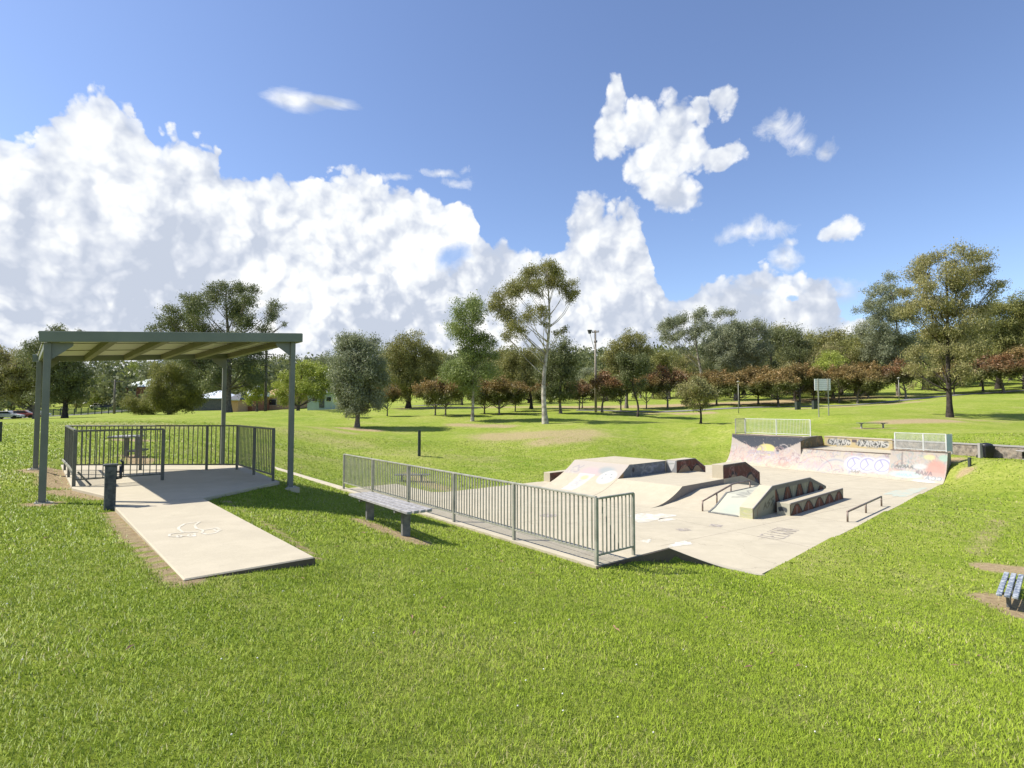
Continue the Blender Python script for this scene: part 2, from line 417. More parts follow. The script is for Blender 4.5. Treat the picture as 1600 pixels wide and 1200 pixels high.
# ---- park outline (plan, p/q frame) and hard surfaces
def BANKH(p):   # height above the floor of the roll-in bank below the fence deck
    t = (5.45 - p) / 3.55
    return 1.15 * np.clip(t, 0, 1) ** 1.25
FLOOR_PQ = [(5.40, .08), (26.46, 2.05), (27.65, 14.28), (12.1, 14.95), (6.2, 14.9), (5.7, 15.5), (5.64, 18.3), (4.0, 18.35), (1.9, 17.0), (1.9, 10.9), (5.40, 10.9)]
DECK_PQ = [(-.02, -.03), (1.9, -.03), (5.42, -.03), (5.42, 10.92), (1.9, 10.92), (-.02, 10.92)]
SLAB = [atD(113, 762, 1.54), atD(180, 778, 1.54), atD(178, 790, 1.54), atD(318, 778, 1.54), atD(437, 752, 1.54), atD(377, 727, 1.54), atD(95, 726, 1.54)]
SLAB = [(p[0], p[1]) for p in SLAB]
_rl, _rr = atD(287, 905, 1.60), atD(492, 870, 1.60)
RAMP = [(_rl[0], _rl[1]), (_rr[0], _rr[1]), (SLAB[3][0], SLAB[3][1]), (SLAB[2][0], SLAB[2][1])]
def inside(poly, X, Y):
    r = np.zeros(len(X), bool); n = len(poly)
    for i in range(n):
        x1, y1 = poly[i][:2]; x2, y2 = poly[(i + 1) % n][:2]
        c = ((y1 > Y) != (y2 > Y)) & (X < (x2 - x1) * (Y - y1) / (y2 - y1 + 1e-12) + x1)
        r ^= c
    return r
def segdist(X, Y, x1, y1, x2, y2):
    dx, dy = x2 - x1, y2 - y1
    t = np.clip(((X - x1) * dx + (Y - y1) * dy) / (dx * dx + dy * dy + 1e-12), 0, 1)
    return np.hypot(X - x1 - t * dx, Y - y1 - t * dy)
def polydist(poly, X, Y):    # signed: negative inside
    d = np.full(len(X), 1e9); n = len(poly)
    for i in range(n): d = np.minimum(d, segdist(X, Y, *poly[i][:2], *poly[(i + 1) % n][:2]))
    return np.where(inside(poly, X, Y), -d, d)
FLOOR_XY = [PQ(p, q, 0)[:2] for p, q in FLOOR_PQ]
DECK_XY = [PQ(p, q, 0)[:2] for p, q in DECK_PQ]
BB0 = PQ(26.46, 2.05, 0); BB1 = PQ(27.65, 14.28, 0)           # foot line of the quarter pipe
def QPfoot(px):              # point of the foot line seen at image column px
    k = (px - 800) / FPX / CP * 1.0
    # solve (B0 + s(B1-B0)): x = k' * y, with k' including the slight pitch
    k = (px - 800) / FPX * (1 / (CP + SP * 3.7 / 30))
    dx, dy = BB1[0] - BB0[0], BB1[1] - BB0[1]
    s = (k * BB0[1] - BB0[0]) / (dx - k * dy)
    return (BB0[0] + s * dx, BB0[1] + s * dy), s
def out(p, d, z=0): return (p[0] + AX * d, p[1] + AY * d, z)
QPR, QPM, QPL, QPE = QPfoot(1470)[0], QPfoot(1380)[0], QPfoot(1240)[0], QPfoot(1130)[0]
WALL_L = atD(1288, 681, 1.82); WALL_R = atD(1600, 697, 1.82)
_d = np.array([WALL_R[0] - WALL_L[0], WALL_R[1] - WALL_L[1]]); _d = _d / np.linalg.norm(_d)
WLEN = math.hypot(WALL_R[0] - WALL_L[0], WALL_R[1] - WALL_L[1])
WRP = (WALL_L[0] + _d[0] * WLEN * .43, WALL_L[1] + _d[1] * WLEN * .43)
QP_XY = [QPR, out(QPR, 2.3)[:2], WRP, (WALL_L[0], WALL_L[1]), out(QPL, 3.4)[:2], out(QPE, 3.4)[:2], QPE]

def ground_z(X, Y):
    z = H(X, Y)
    z = z + 0.0
    def blend(z, poly, zt, w_out=1.0):
        d = polydist(poly, X, Y)
        w = np.clip(1 - d / w_out, 0, 1); w = w * w * (3 - 2 * w)
        return z * (1 - w) + zt * w
    p, q = toPQ(X, Y)
    z = blend(z, FLOOR_XY, np.where((polydist(FLOOR_XY, X, Y) > .0) & (polydist(QP_XY, X, Y) > .45), FLOOR + .02, FLOOR - .014), 1.2)
    zb = FLOOR + BANKH(p) - .05
    d = polydist(DECK_XY, X, Y)
    w = np.clip(1 - d / .5, 0, 1); w = w * w * (3 - 2 * w)
    zz = np.where(d < -.12, zb - .05, z)
    side = (q > -.02) | (p < .05)
    z = np.where(side, z * (1 - w) + zb * w, zz)
    # grass by the open end of the roll-in lies a little below its edge
    z = blend(z, SLAB, EYE - 1.54 - .06, .55)
    ramp_z = EYE - 1.60 - .012 - .07 * np.clip((X - RAMP[0][0]) / (RAMP[1][0] - RAMP[0][0]), 0, 1)
    z = blend(z, RAMP, ramp_z, .45)
    # step at the retaining wall: raised lawn behind, lower ground before it
    sx_, sy_ = X - WALL_L[0], Y - WALL_L[1]
    tt = sx_ * _d[0] + sy_ * _d[1]; nn = -sx_ * _d[1] + sy_ * _d[0]
    if -_d[1] * 0 + _d[0] < 0: nn = -nn
    along = np.clip((tt + 1.0) / 2, 0, 1) * np.clip((WLEN * 1.9 - tt) / 3, 0, 1)
    wb = np.clip(1 - (nn - .42) / 4, 0, 1); wb = wb * wb * (3 - 2 * wb)
    wf = np.clip(1 - (.15 - nn) / 3.0, 0, 1); wf = wf * wf * (3 - 2 * wf)
    hi_ = EYE - 1.86; lo_ = EYE - 2.48
    z = np.where(nn > .42, z + (hi_ - z) * wb * along, z + (lo_ - z) * wf * along)
    dq = polydist(QP_XY, X, Y)
    z = np.where(dq < -.12, np.minimum(z, FLOOR - .1), z)
    return z
def gz(x, y): return float(ground_z(np.array([float(x)]), np.array([float(y)]))[0])

def axis(lo, hi, f0, f1, step, grow):
    a = list(np.arange(f0, f1 + 1e-6, step)); s = step; v = a[-1]
    while v < hi: s *= grow; v += s; a.append(min(v, hi))
    s = step; v = a[0]; b = []
    while v > lo: s *= grow; v -= s; b.append(max(v, lo))
    return np.array(b[::-1] + a)
GX = axis(-480, 480, -13, 24, .2, 1.045); GY = axis(-120, 520, 1, 33, .2, 1.045)
gx, gy = np.meshgrid(GX, GY)
TX, TY = gx.ravel(), gy.ravel()
TZ = ground_z(TX, TY)
_h = np.sin(TX * 1.3 + 1.7 * np.sin(TY * .9)) * np.sin(TY * 1.1 + 1.1 * np.sin(TX * .7))
_hard = np.minimum(np.minimum(polydist(FLOOR_XY, TX, TY), polydist(DECK_XY, TX, TY)), np.minimum(polydist(SLAB, TX, TY), polydist(RAMP, TX, TY)))
TZ += .018 * _h * np.clip(_hard / 1.5, 0, 1)
# worn earth: capsules x1,y1,x2,y2,r,strength
DIRT = []
def dseg(p0, p1, r, s=1.0): DIRT.append((p0[0], p0[1], p1[0], p1[1], r, s))
dseg(atD(180, 800, 1.6), atD(215, 846, 1.62), .12); dseg(atD(215, 846, 1.62), atD(276, 910, 1.66), .10); dseg(atD(272, 912, 1.66), atD(300, 914, 1.66), .10)
dseg(atD(300, 910, 1.66), atD(495, 876, 1.72), .07, .8); dseg(atD(490, 868, 1.7), atD(420, 822, 1.7), .08, .7); dseg(atD(420, 822, 1.7), atD(355, 788, 1.7), .05, .6)
dseg(atD(88, 735, 1.56), atD(100, 760, 1.58), .35); dseg(atD(100, 768, 1.58), atD(165, 775, 1.58), .3); dseg(atD(60, 790, 1.6), atD(72, 790, 1.6), .2)
dseg(atD(560, 812, 2.0), atD(660, 846, 2.05), .16, .9); dseg(atD(45, 736, 1.45), atD(64, 738, 1.45), .2)
dseg(atD(1550, 885, 3.7), atD(1640, 897, 3.7), .35); dseg(atD(1562, 935, 3.7), atD(1620, 965, 3.7), .4)
dseg(atD(1478, 835, 3.76), atD(1556, 870, 3.72), .06, .35); dseg(atD(1560, 815, 3.74), atD(1525, 865, 3.72), .25, .35)
dseg(atY(780, 676, 46), atY(900, 674, 46), 2.6, .5); dseg(atY(850, 684, 42), atY(900, 680, 43), 1.6, .5); dseg(atY(715, 662, 55), atY(790, 664, 53), 1.3, .55)
dseg(atY(545, 670, 50), atY(575, 672, 49), 1.2, .8); dseg(atY(500, 672, 46), atY(545, 676, 44), 1.0, .4); dseg(atY(460, 680, 40), atY(560, 690, 38), 1.6, .3)
dseg(atY(1395, 660, 45), atY(1475, 658, 46), 1.6, .6); dseg(atY(1480, 654, 49), atY(1560, 660, 46), 1.0, .4); dseg(atY(1340, 672, 41), atY(1395, 673, 40.5), .4, .6)
dseg(atY(900, 630, 82), atY(1350, 624, 84), 3.5, .62); dseg(atY(640, 634, 84), atY(880, 634, 84), 2.5, .5); dseg(atY(1110, 640, 68), atY(1060, 640, 68), 1.0, .7); dseg(atY(955, 642, 66), atY(1035, 640, 70), .9, .5); dseg(atY(1240, 636, 68), atY(1440, 630, 72), 1.1, .6)
dseg(atY(1440, 622, 82), atY(1340, 618, 84), 1.5, .5)
dseg(atY(170, 664, 33), atY(260, 662, 34), 2.0, .35); dseg(atD(420, 700, 2.0), atD(540, 712, 2.6), 1.0, .25); dseg(atD(600, 705, 2.8), atD(760, 712, 3.0), 1.2, .25)
dseg(PQ(.6, 11.2, 0), PQ(.55, 19, 0), .25, .9); dseg(atD(200, 712, 1.46), atD(222, 720, 1.46), .3, .8); dseg(atD(190, 690, 1.3), atD(215, 690, 1.3), .5, .7)
for _t in (PQ(27, 1.2, 0), PQ(28.6, 1.9, 0)): dseg(_t, _t, .4, .6)
dseg(atD(1490, 722, 2.9), atD(1600, 722, 2.7), .35, .5)
dseg(atD(640, 745, 3.65), atD(700, 765, 3.7), .5, .5)
def dirt_at(X, Y):
    d = np.zeros(len(X))
    for x1, y1, x2, y2, r, s in DIRT:
        near = (np.abs(X - (x1 + x2) / 2) < abs(x1 - x2) / 2 + 3 * r + 1) & (np.abs(Y - (y1 + y2) / 2) < abs(y1 - y2) / 2 + 3 * r + 1)
        if not near.any(): continue
        v = np.clip(1.6 - segdist(X[near], Y[near], x1, y1, x2, y2) / r, 0, 1) * s
        d[near] = np.maximum(d[near], v)
    return d
def ground_mat(name, blades=False):
    m, t, b = newmat(name)
    v = geopos(t)
    n1 = t.noise(v, .16, 5, .6, .4); n2 = t.noise(v, 1.6, 5, .6); n3 = t.noise(v, 14, 5, .7); n4 = t.noise(v, .5, 4, .6, .8)
    c = t.ramp(n1, [(.3, (.165, .24, .022)), (.5, (.235, .295, .036)), (.72, (.34, .35, .085))])
    c = t.mix(t.math('MULTIPLY', t.ramp(n2, [(.42, 0), (.68, 1)]), .5), c, (.33, .36, .07))
    c = t.mix(t.math('MULTIPLY', t.ramp(n4, [(.50, 0), (.72, 1)]), .55), c, (.41, .37, .15))
    if blades:
        a = t.node('ShaderNodeAttribute', attribute_name='v')
        c = t.mix(.78, c, t.ramp(a.outputs['Fac'], [(0, (.16, .25, .016)), (.5, (.34, .46, .035)), (.88, (.48, .58, .08)), (.93, (.50, .46, .2)), (1, (.6, .52, .3))]))
        t.l.new(c, b.inputs['Base Color']); b.inputs['Roughness'].default_value = .45
        b.inputs['Specular IOR Level'].default_value = .2
        gn = t.node('ShaderNodeNewGeometry').outputs['Normal']
        va = t.node('ShaderNodeVectorMath', operation='MULTIPLY', inp={0: gn, 1: (.45, .45, .45)})
        vb = t.node('ShaderNodeVectorMath', operation='ADD', inp={0: va.outputs[0], 1: (0, 0, .75)})
        vc = t.node('ShaderNodeVectorMath', operation='NORMALIZE', inp={0: vb.outputs[0]})
        t.l.new(vc.outputs[0], b.inputs['Normal'])
        tr = t.node('ShaderNodeBsdfTranslucent'); t.l.new(c, tr.inputs[0])
        mx = t.node('ShaderNodeMixShader'); mx.inputs[0].default_value = .28
        t.l.new(b.outputs[0], mx.inputs[1]); t.l.new(tr.outputs[0], mx.inputs[2])
        t.l.new(mx.outputs[0], m.node_tree.nodes['Material Output'].inputs[0])
        return m
    c = t.mix(t.math('MULTIPLY', t.ramp(n3, [(.35, 1), (.6, 0)]), .4), c, (.10, .16, .015))
    n5 = t.noise(v, 4.5, 8, .8)
    c = t.mix(t.math('MULTIPLY', t.ramp(n5, [(.40, 1), (.52, 0)]), .5), c, (.10, .155, .018))
    c = t.mix(t.math('MULTIPLY', t.ramp(n5, [(.52, 0), (.64, 1)]), .45), c, (.40, .39, .13))
    a = t.node('ShaderNodeAttribute', attribute_name='dirt')
    k = t.math('MULTIPLY_ADD', t.noise(v, 5, 6, .7), .8, t.math('SUBTRACT', a.outputs['Fac'], .70))
    k = t.math('MULTIPLY_ADD', t.noise(v, .9, 6, .7), .9, k)
    k = t.ramp(k, [(.18, 0), (.62, 1)])
    k = t.math('MULTIPLY', k, t.math('MULTIPLY', a.outputs['Fac'], 1.6, clamp=True))
    dc = t.ramp(t.noise(v, 9, 6, .7), [(.3, (.26, .185, .105)), (.7, (.44, .35, .20))])
    c = t.mix(k, c, dc)
    t.l.new(c, b.inputs['Base Color']); b.inputs['Roughness'].default_value = .95
    b.inputs['Specular IOR Level'].default_value = .1
    bn = t.node('ShaderNodeBump', inp={'Strength': .9, 'Distance': .05, 'Height': t.noise(v, 22, 8, .8)})
    t.l.new(bn.outputs[0], b.inputs['Normal'])
    return m
M['ground'] = ground_mat('grass_ground'); M['blades'] = ground_mat('grass_blades', True)
nx, ny = len(GX), len(GY)
idx = np.arange(nx * ny).reshape(ny, nx)
TF = np.stack([idx[:-1, :-1], idx[:-1, 1:], idx[1:, 1:], idx[1:, :-1]], -1).reshape(-1, 4)
ground = npmesh('ground', np.c_[TX, TY, TZ], TF, M['ground'], smooth=True, attrs={'dirt': ('FLOAT', dirt_at(TX, TY))})
tag(ground, 'rolling green park lawn with worn earthy patches', 'ground', kind='structure')

# ---- grass blades, denser where one stands
def bilin(X, Y):
    i = np.clip(np.searchsorted(GX, X) - 1, 0, nx - 2); j = np.clip(np.searchsorted(GY, Y) - 1, 0, ny - 2)
    fx = (X - GX[i]) / (GX[i + 1] - GX[i]); fy = (Y - GY[j]) / (GY[j + 1] - GY[j])
    Z = TZ.reshape(ny, nx)
    return (Z[j, i] * (1 - fx) + Z[j, i + 1] * fx) * (1 - fy) + (Z[j + 1, i] * (1 - fx) + Z[j + 1, i + 1] * fx) * fy
def fnoise(X, Y, s, seed):
    r = np.random.default_rng(seed); o = np.zeros(len(X))
    for k in range(7):
        a = r.uniform(0, 6.28); f = s * r.uniform(.6, 1.9); o += np.sin((X * math.cos(a) + Y * math.sin(a)) * f + r.uniform(0, 6.28) + 1.5 * np.sin((X * math.sin(a) - Y * math.cos(a)) * f * .63))
    return o / 7 * 1.8
def blades(zone, seed):
    r0, r1, dens, L, Wd = zone
    r = np.random.default_rng(seed)
    a0, a1 = math.radians(-52), math.radians(52)
    n = int(dens * (r1 * r1 - r0 * r0) * (a1 - a0) / 2)
    rr = np.sqrt(r.uniform(r0 * r0, r1 * r1, n)); aa = r.uniform(a0, a1, n)
    X, Y = rr * np.sin(aa), rr * np.cos(aa)
    ok = np.ones(n, bool)
    for poly, m in ((FLOOR_XY, .01), (DECK_XY, .01), (SLAB, .02), (RAMP, .02), (QP_XY, .0)):
        ok &= polydist(poly, X, Y) > m
    p, q = toPQ(X, Y)
    ok &= ~((p > -.06) & (p < .32) & (q > 10.5) & (q < 20.1))
    dd = dirt_at(X, Y)
    ok &= r.uniform(0, 1, n) > np.clip(dd * 1.5 - .1 + .35 * fnoise(X, Y, 7, 5), 0, .97) * (dd > .05)
    X, Y = X[ok], Y[ok]; n = len(X)
    Z = bilin(X, Y) - .004
    clump = fnoise(X, Y, 9, 3); patch = fnoise(X, Y, 1.6, 8)
    ln = L * (.55 + .75 * r.random(n)) * (1 + .18 * clump) * (1 + .15 * patch)
    ln = np.clip(ln, L * .25, L * 1.9)
    th = r.uniform(0, 2 * math.pi, n); lean = r.uniform(.35, 1.4, n)
    dx, dy = np.cos(th), np.sin(th)
    # combed a little by the mower in wide bands
    w = Wd * (.7 + .6 * r.random(n))
    ph = r.uniform(0, 2 * math.pi, n); wx, wy = np.cos(ph) * w / 2, np.sin(ph) * w / 2
    m1 = ln * .55; t1 = lean * .45
    b = np.c_[X, Y, Z]
    mid = b + np.c_[dx * np.sin(t1) * m1, dy * np.sin(t1) * m1, np.cos(t1) * m1]
    tip = mid + np.c_[dx * np.sin(lean) * (ln - m1), dy * np.sin(lean) * (ln - m1), np.cos(lean) * (ln - m1)]
    W = np.c_[wx, wy, np.zeros(n)]
    V = np.stack([b - W, b + W, mid + W * .8, mid - W * .8, tip + W * .15, tip - W * .15], 1).reshape(-1, 3)
    k = np.arange(n)[:, None] * 6
    F = np.concatenate([k + np.array([[0, 1, 2, 3]]), k + np.array([[3, 2, 4, 5]])])
    val = np.clip(.42 + .30 * r.standard_normal(n) * .6 + .12 * patch + .06 * clump, 0, .9)
    straw = r.random(n) < (.03 + .09 * np.clip(patch, 0, 1)); val[straw] = r.uniform(.92, 1, straw.sum())
    return V, F, np.repeat(val, 6)
VV, FF, AA = [], [], []; off = 0
for i, z in enumerate([(1.6, 4.2, 9500, .034, .0038), (4.2, 8, 4200, .038, .0058), (8, 14, 1200, .045, .011), (14, 24, 330, .05, .02), (24, 44, 75, .05, .04)]):
    V, F, A = blades(z, 100 + i)
    VV.append(V); FF.append(F + off); AA.append(A); off += len(V)
grass = npmesh('grass', np.concatenate(VV), np.concatenate(FF), M['blades'], attrs={'v': ('FLOAT', np.concatenate(AA))})
tag(grass, 'short mown green grass blades covering the park lawn', 'grass', kind='stuff')
# white clover flowers: tiny heads
cb = MB(); r_ = np.random.default_rng(5)
fl = []
for i in range(90):
    a = r_.uniform(-.8, .8); d = 2.0 + 9 * r_.random() ** 1.3
    fl.append((d * math.sin(a), d * math.cos(a)))
fl = np.array(fl); okf = (polydist(SLAB, fl[:, 0], fl[:, 1]) > .1) & (polydist(RAMP, fl[:, 0], fl[:, 1]) > .1) & (polydist(DECK_XY, fl[:, 0], fl[:, 1]) > .1) & (polydist(FLOOR_XY, fl[:, 0], fl[:, 1]) > .1)
fl = fl[okf]; fz = bilin(fl[:, 0], fl[:, 1])
for (x, y), z in zip(fl, fz): cb.ball((x, y, z + .036), .006, .006, .005, 6, 4)
tag(cb.build('clover_flowers', simple('clover_white', (.55, .53, .48), (.75, .73, .68), 9, .8), smooth=True), 'tiny white clover heads dotted through the near lawn', 'flowers', kind='stuff')

# fallen gum leaves on the near lawn and around the park rim
lm_ = MB(); r_ = np.random.default_rng(15)
lx = np.r_[r_.uniform(-6, 9, 60), r_.uniform(-12, 20, 160)]; ly = np.r_[r_.uniform(3, 9, 60), r_.uniform(8, 24, 160)]
ok_ = (polydist(QP_XY, lx, ly) > .3)
for x, y in zip(lx[ok_], ly[ok_]):
    if polydist(FLOOR_XY, np.array([x]), np.array([y]))[0] < .05 or polydist(DECK_XY, np.array([x]), np.array([y]))[0] < .05 or polydist(SLAB, np.array([x]), np.array([y]))[0] < .05 or polydist(RAMP, np.array([x]), np.array([y]))[0] < .05: continue
    z = float(bilin(np.array([x]), np.array([y]))[0]) + .03; a = r_.uniform(0, 6.28); L = r_.uniform(.03, .06); dx, dy = math.cos(a) * L, math.sin(a) * L
    lm_.add([(x - dx, y - dy, z), (x + dy * .22, y - dx * .22, z + .008), (x + dx, y + dy, z + .004), (x - dy * .22, y + dx * .22, z + .012)], [(0, 1, 2, 3)])
tag(lm_.build('leaf_litter', M['litter']), 'small dry fallen leaves scattered on the lawn', 'leaf litter', kind='stuff')
# ------------------------------------------------------------------ shelter, path slab, enclosure
sl = MB(); sl.prism([p for p in SLAB], EYE - 1.54 - .32, EYE - 1.54)
slab = sl.build('path_slab', M['slab'], bevel=.012); tag(slab, 'concrete slab under the shelter', kind='structure')
rp = MB(); rp.prism(RAMP, [EYE - 1.60 - .22] * 4, [EYE - 1.60, EYE - 1.60, EYE - 1.543, EYE - 1.543])
rampo = rp.build('path_ramp', M['slab'], bevel=.012); tag(rampo, 'pale concrete path running from the shelter towards the viewer', kind='structure')

def lerp(a, b, t): return tuple(a[i] + (b[i] - a[i]) * t for i in range(len(a)))
RZ = [0]
def ribbon(mb, pts, w, closed=False):
    """flat painted line along ground points (x,y,z)"""
    n = len(pts)
    for i in range(n - 1 + closed):
        a = np.array(pts[i], float); b = np.array(pts[(i + 1) % n], float); d = b - a; L = np.linalg.norm(d)
        if L < 1e-5: continue
        d /= L; s = np.array([-d[1], d[0], 0]); s /= max(np.linalg.norm(s), 1e-6)
        RZ[0] = (RZ[0] + 1) % 12; lift = np.array([0, 0, RZ[0] * .0002])
        a2 = a - d * w * .3 + lift; b2 = b + d * w * .3 + lift
        mb.add([a2 - s * w / 2, b2 - s * w / 2, b2 + s * w / 2, a2 + s * w / 2], [(0, 1, 2, 3)])
_a, _b, _c = np.array(RAMP[0]), np.array(RAMP[1]), np.array(RAMP[2]); _ab = (_b - _a) / np.linalg.norm(_b - _a); _o = np.array([_ab[1], -_ab[0]]) * .004
m = MB(); _z = EYE - 1.60 - .012
m.hexa([(*(_a + _o), _z - .25), (*(_b + _o), _z - .25), (*(_b), _z - .25), (*(_a), _z - .25)], [(*(_a + _o), _z), (*(_b + _o), _z), (*(_b), _z), (*(_a), _z)])
m.build('soil_stained_edge', M['conc_dirt_shade'], rampo)
# chalk skateboarder emblem on the path
def rampz(x, y):
    a = np.array(RAMP[0]); b = np.array(RAMP[1]); c_ = np.array(RAMP[3]); ab = (b - a) / np.linalg.norm(b - a); n_ = np.array([-ab[1], ab[0]])
    k = np.dot(np.array([x, y]) - a, n_) / np.dot(c_ - a, n_); return EYE - 1.60 + .057 * k
def zc(x, y):   # coordinates of the emblem as read on the path
    D_ = 1.578
    for _ in range(4): p = atD(240 + x / 12.31, 800 + y / 12.31, D_); D_ = EYE - rampz(p[0], p[1])
    return (p[0], p[1], EYE - D_ + .0025)
emb = MB()
ribbon(emb, [zc(*p) for p in [(880, 195), (730, 210), (600, 230), (490, 290), (480, 335), (560, 390), (700, 395), (830, 385)]], .035)
ribbon(emb, [zc(*p) for p in [(880, 195), (790, 260), (820, 320), (950, 355), (930, 410), (1020, 432), (1180, 405), (1290, 350), (1220, 305), (1090, 330), (1000, 345)]], .032)
ribbon(emb, [zc(*p) for p in [(560, 405), (420, 410), (310, 430), (300, 470), (400, 478), (500, 470), (600, 465), (700, 470), (790, 475), (790, 410)]], .03)
for cx, cy in [(490, 470), (710, 455), (1215, 345)]:
    ribbon(emb, [zc(cx + 45 * math.cos(t), cy + 22 * math.sin(t)) for t in np.linspace(0, 6.28, 12)], .028)
e = emb.build('painted_emblem', M['emblem'], rampo)
e['label'] = 'faded white outline of a rider on a board'

# shelter posts
C_FL = (-7.84, 9.31); C_FR = (-4.67, 11.77)
qv = (-.665, .747)
def sh(p, q, z):    # shelter frame from front-left post
    return (C_FL[0] + p * AX + q * qv[0], C_FL[1] + p * AY + q * qv[1], z)
ZL, ZR = 2.71, 3.01; PW = 4.01
def zroof(p): return ZL + (ZR - ZL) * (p / PW)
shel = thing('park_shelter', (C_FL[0], C_FL[1], gz(*C_FL)), 'open green steel shelter with a skillion roof over the fenced concrete slab', 'shelter')
for p, q in [(0, 0), (PW, 0), (0, 5.0), (PW - .02, 5.15)]:
    g = gz(*sh(p, q, 0)[:2])
    m = MB(); m.box(sh(p, q, g - .2), .10, .10, zroof(p) - g + .2, (AX, AY))
    po = m.build('post', M['post_steel'], shel, bevel=.008)
    f = MB(); f.box(sh(p, q, g - .1), .30, .30, .108, (AX, AY)); f.build('footing', M['slab'], po)
    f = MB(); f.box(sh(p, q, g + .008), .20, .20, .012, (AX, AY))
    for bx_, by_ in ((.07, .07), (-.07, .07), (.07, -.07), (-.07, -.07)): f.tube([sh(p + bx_, q + by_, g + .02), sh(p + bx_, q + by_, g + .05)], .011, 6)
    f.build('base_plate', M['galv'], po)
# gusset brackets
for p, q, s in [(.05, 0, 1), (PW - .05, 0, -1), (PW - .05, 5.1, -1), (.05, 5.0, 1)]:
    z = zroof(p); k = .29
    A = [sh(p, q - .01, z), sh(p + s * k, q - .01, z + s * k * .075), sh(p + s * k, q - .01, z - .06 + s * k * .075), sh(p, q - .01, z - k)]
    B = [sh(p, q + .01, z), sh(p + s * k, q + .01, z + s * k * .075), sh(p + s * k, q + .01, z - .06 + s * k * .075), sh(p, q + .01, z - k)]
    MB().sweep(A, B).build('bracket', M['post_steel'], shel)
p0, p1, q0, q1 = -.12, PW + .16, -.1, 5.25
fh = .185
def fascia(a, b, name='fascia'):
    A = sh(a[0], a[1], zroof(a[0]) + fh / 2); B = sh(b[0], b[1], zroof(b[0]) + fh / 2)
    return MB().bar(A, B, .05, fh).build(name, M['green_steel'], shel, bevel=.006)
fascia((p0, q0), (p1, q0)); fascia((p0, q1), (p1, q1)); fascia((p0 + .13, q0 + .028), (p0 + .13, q1 - .028)); fascia((p1, q0 + .028), (p1, q1 - .028))
# purlins and sheeting
for i in range(6):
    p = p0 + .22 + (p1 - p0 - .27) * i / 5
    A = sh(p, q0 + .03, zroof(p) + .075); B = sh(p, q1 - .03, zroof(p) + .075)
    MB().bar(A, B, .11, .13).build('purlin', M['purlin'], shel)
sheet = MB()   # ribbed sheet: ribs run down the fall
n = 26
prof = []
for i in range(n * 4 + 1):
    q = q0 + .03 + (q1 - q0 - .06) * i / (n * 4); prof.append((q, .142 + (.028 if i % 4 in (1,) else 0)))
V = []; F = []
for i, (q, dz) in enumerate(prof):
    for p in (p0 + .08, p1 - .03): V.append(sh(p, q, zroof(p) + dz))
for i in range(len(prof) - 1): F.append((2 * i, 2 * i + 1, 2 * i + 3, 2 * i + 2))
sheet.add(V, F)
so = sheet.build('roof_sheet', M['sheet'], shel); so.modifiers.new('t', 'SOLIDIFY').thickness = .004
for q in (q0 + 1.8, q0 + 3.6):   # battens across
    MB().bar(sh(p0 + .05, q, zroof(p0) + .135), sh(p1 - .05, q, zroof(p1) + .135), .03, .012).build('batten', M['purlin'], shel)
# green strap on the left side
# ---- pool-style railing round the slab
def railing(th, P, h, n_bars, mat, post_w=.05, low=.13, ends=(True, True), top_w=.05, bar_w=.016, mids=(), postz=None, drop=.0):
    """one straight bay set P0->P1 at level z; adds posts, top rail, bottom rail, bar panel"""
    a, b = P; L = math.dist(a, b); ax = ((b[0] - a[0]) / L, (b[1] - a[1]) / L)
    ps = []
    if ends[0]: ps.append(0)
    ps += list(mids)
    if ends[1]: ps.append(1)
    for t in ps:
        c = lerp(a, b, t); m = MB().box((c[0], c[1], c[2] - .06 - drop), post_w, post_w, h + .06 + drop - .002, ax)
        m.build('post', mat, th, bevel=.004)
    up = lambda p, z: (p[0], p[1], p[2] + z)
    MB().bar(up(a, h), up(b, h), top_w, .035).build('top_rail', mat, th, bevel=.004)
    MB().bar(up(a, low), up(b, low), .03, .03).build('bottom_rail', mat, th)
    m = MB()
    stops = [0] + list(mids) + [1]
    for s0, s1 in zip(stops[:-1], stops[1:]):
        k = max(2, int(round(n_bars * (s1 - s0))))
        for i in range(1, k):
            c = lerp(a, b, s0 + (s1 - s0) * i / k)
            m.box((c[0], c[1], c[2] + low), bar_w, bar_w, h - low - .015, ax)
    m.build('bar_panel', mat, th)
zs = EYE - 1.54
def sp(px, py): p = atD(px, py, 1.54); return (p[0], p[1], zs)
A_ = sp(115, 760); M_ = sp(253.5, 750); N_ = sp(426.5, 751.5); FR_ = sp(370, 733.5); FL_ = sp(101, 734.5)
enc = thing('slab_railing', A_, 'dark grey vertical-bar railing enclosing the slab under the green shelter', 'railing')
railing(enc, (A_, M_), 1.09, 13, M['grey_steel'], .06)
railing(enc, (lerp(A_, FL_, .02), FL_), 1.10, 26, M['grey_steel'], .05, mids=(.5,), ends=(False, True), low=.2)
railing(enc, (lerp(FL_, FR_, .012), FR_), 1.10, 37, M['grey_steel'], .05, mids=(.43, .82), ends=(False, True))
railing(enc, (lerp(FR_, N_, .02), N_), 1.10, 24, M['grey_steel'], .05, mids=(.5,), ends=(False, True))
for t0, t1 in ((A_, 1),):   # diagonal brace at the near left post
    MB().bar((A_[0] + .05, A_[1] + .03, A_[2] + .28), (A_[0] + .24, A_[1] + .14, A_[2] + .0), .03, .03).build('brace', M['grey_steel'], enc)
    MB().bar((A_[0] - .03, A_[1] + .06, A_[2] + .26), (FL_[0] + .0, FL_[1] - .08, FL_[2] + .26), .025, .05).build('kick_rail', M['galv'], enc)

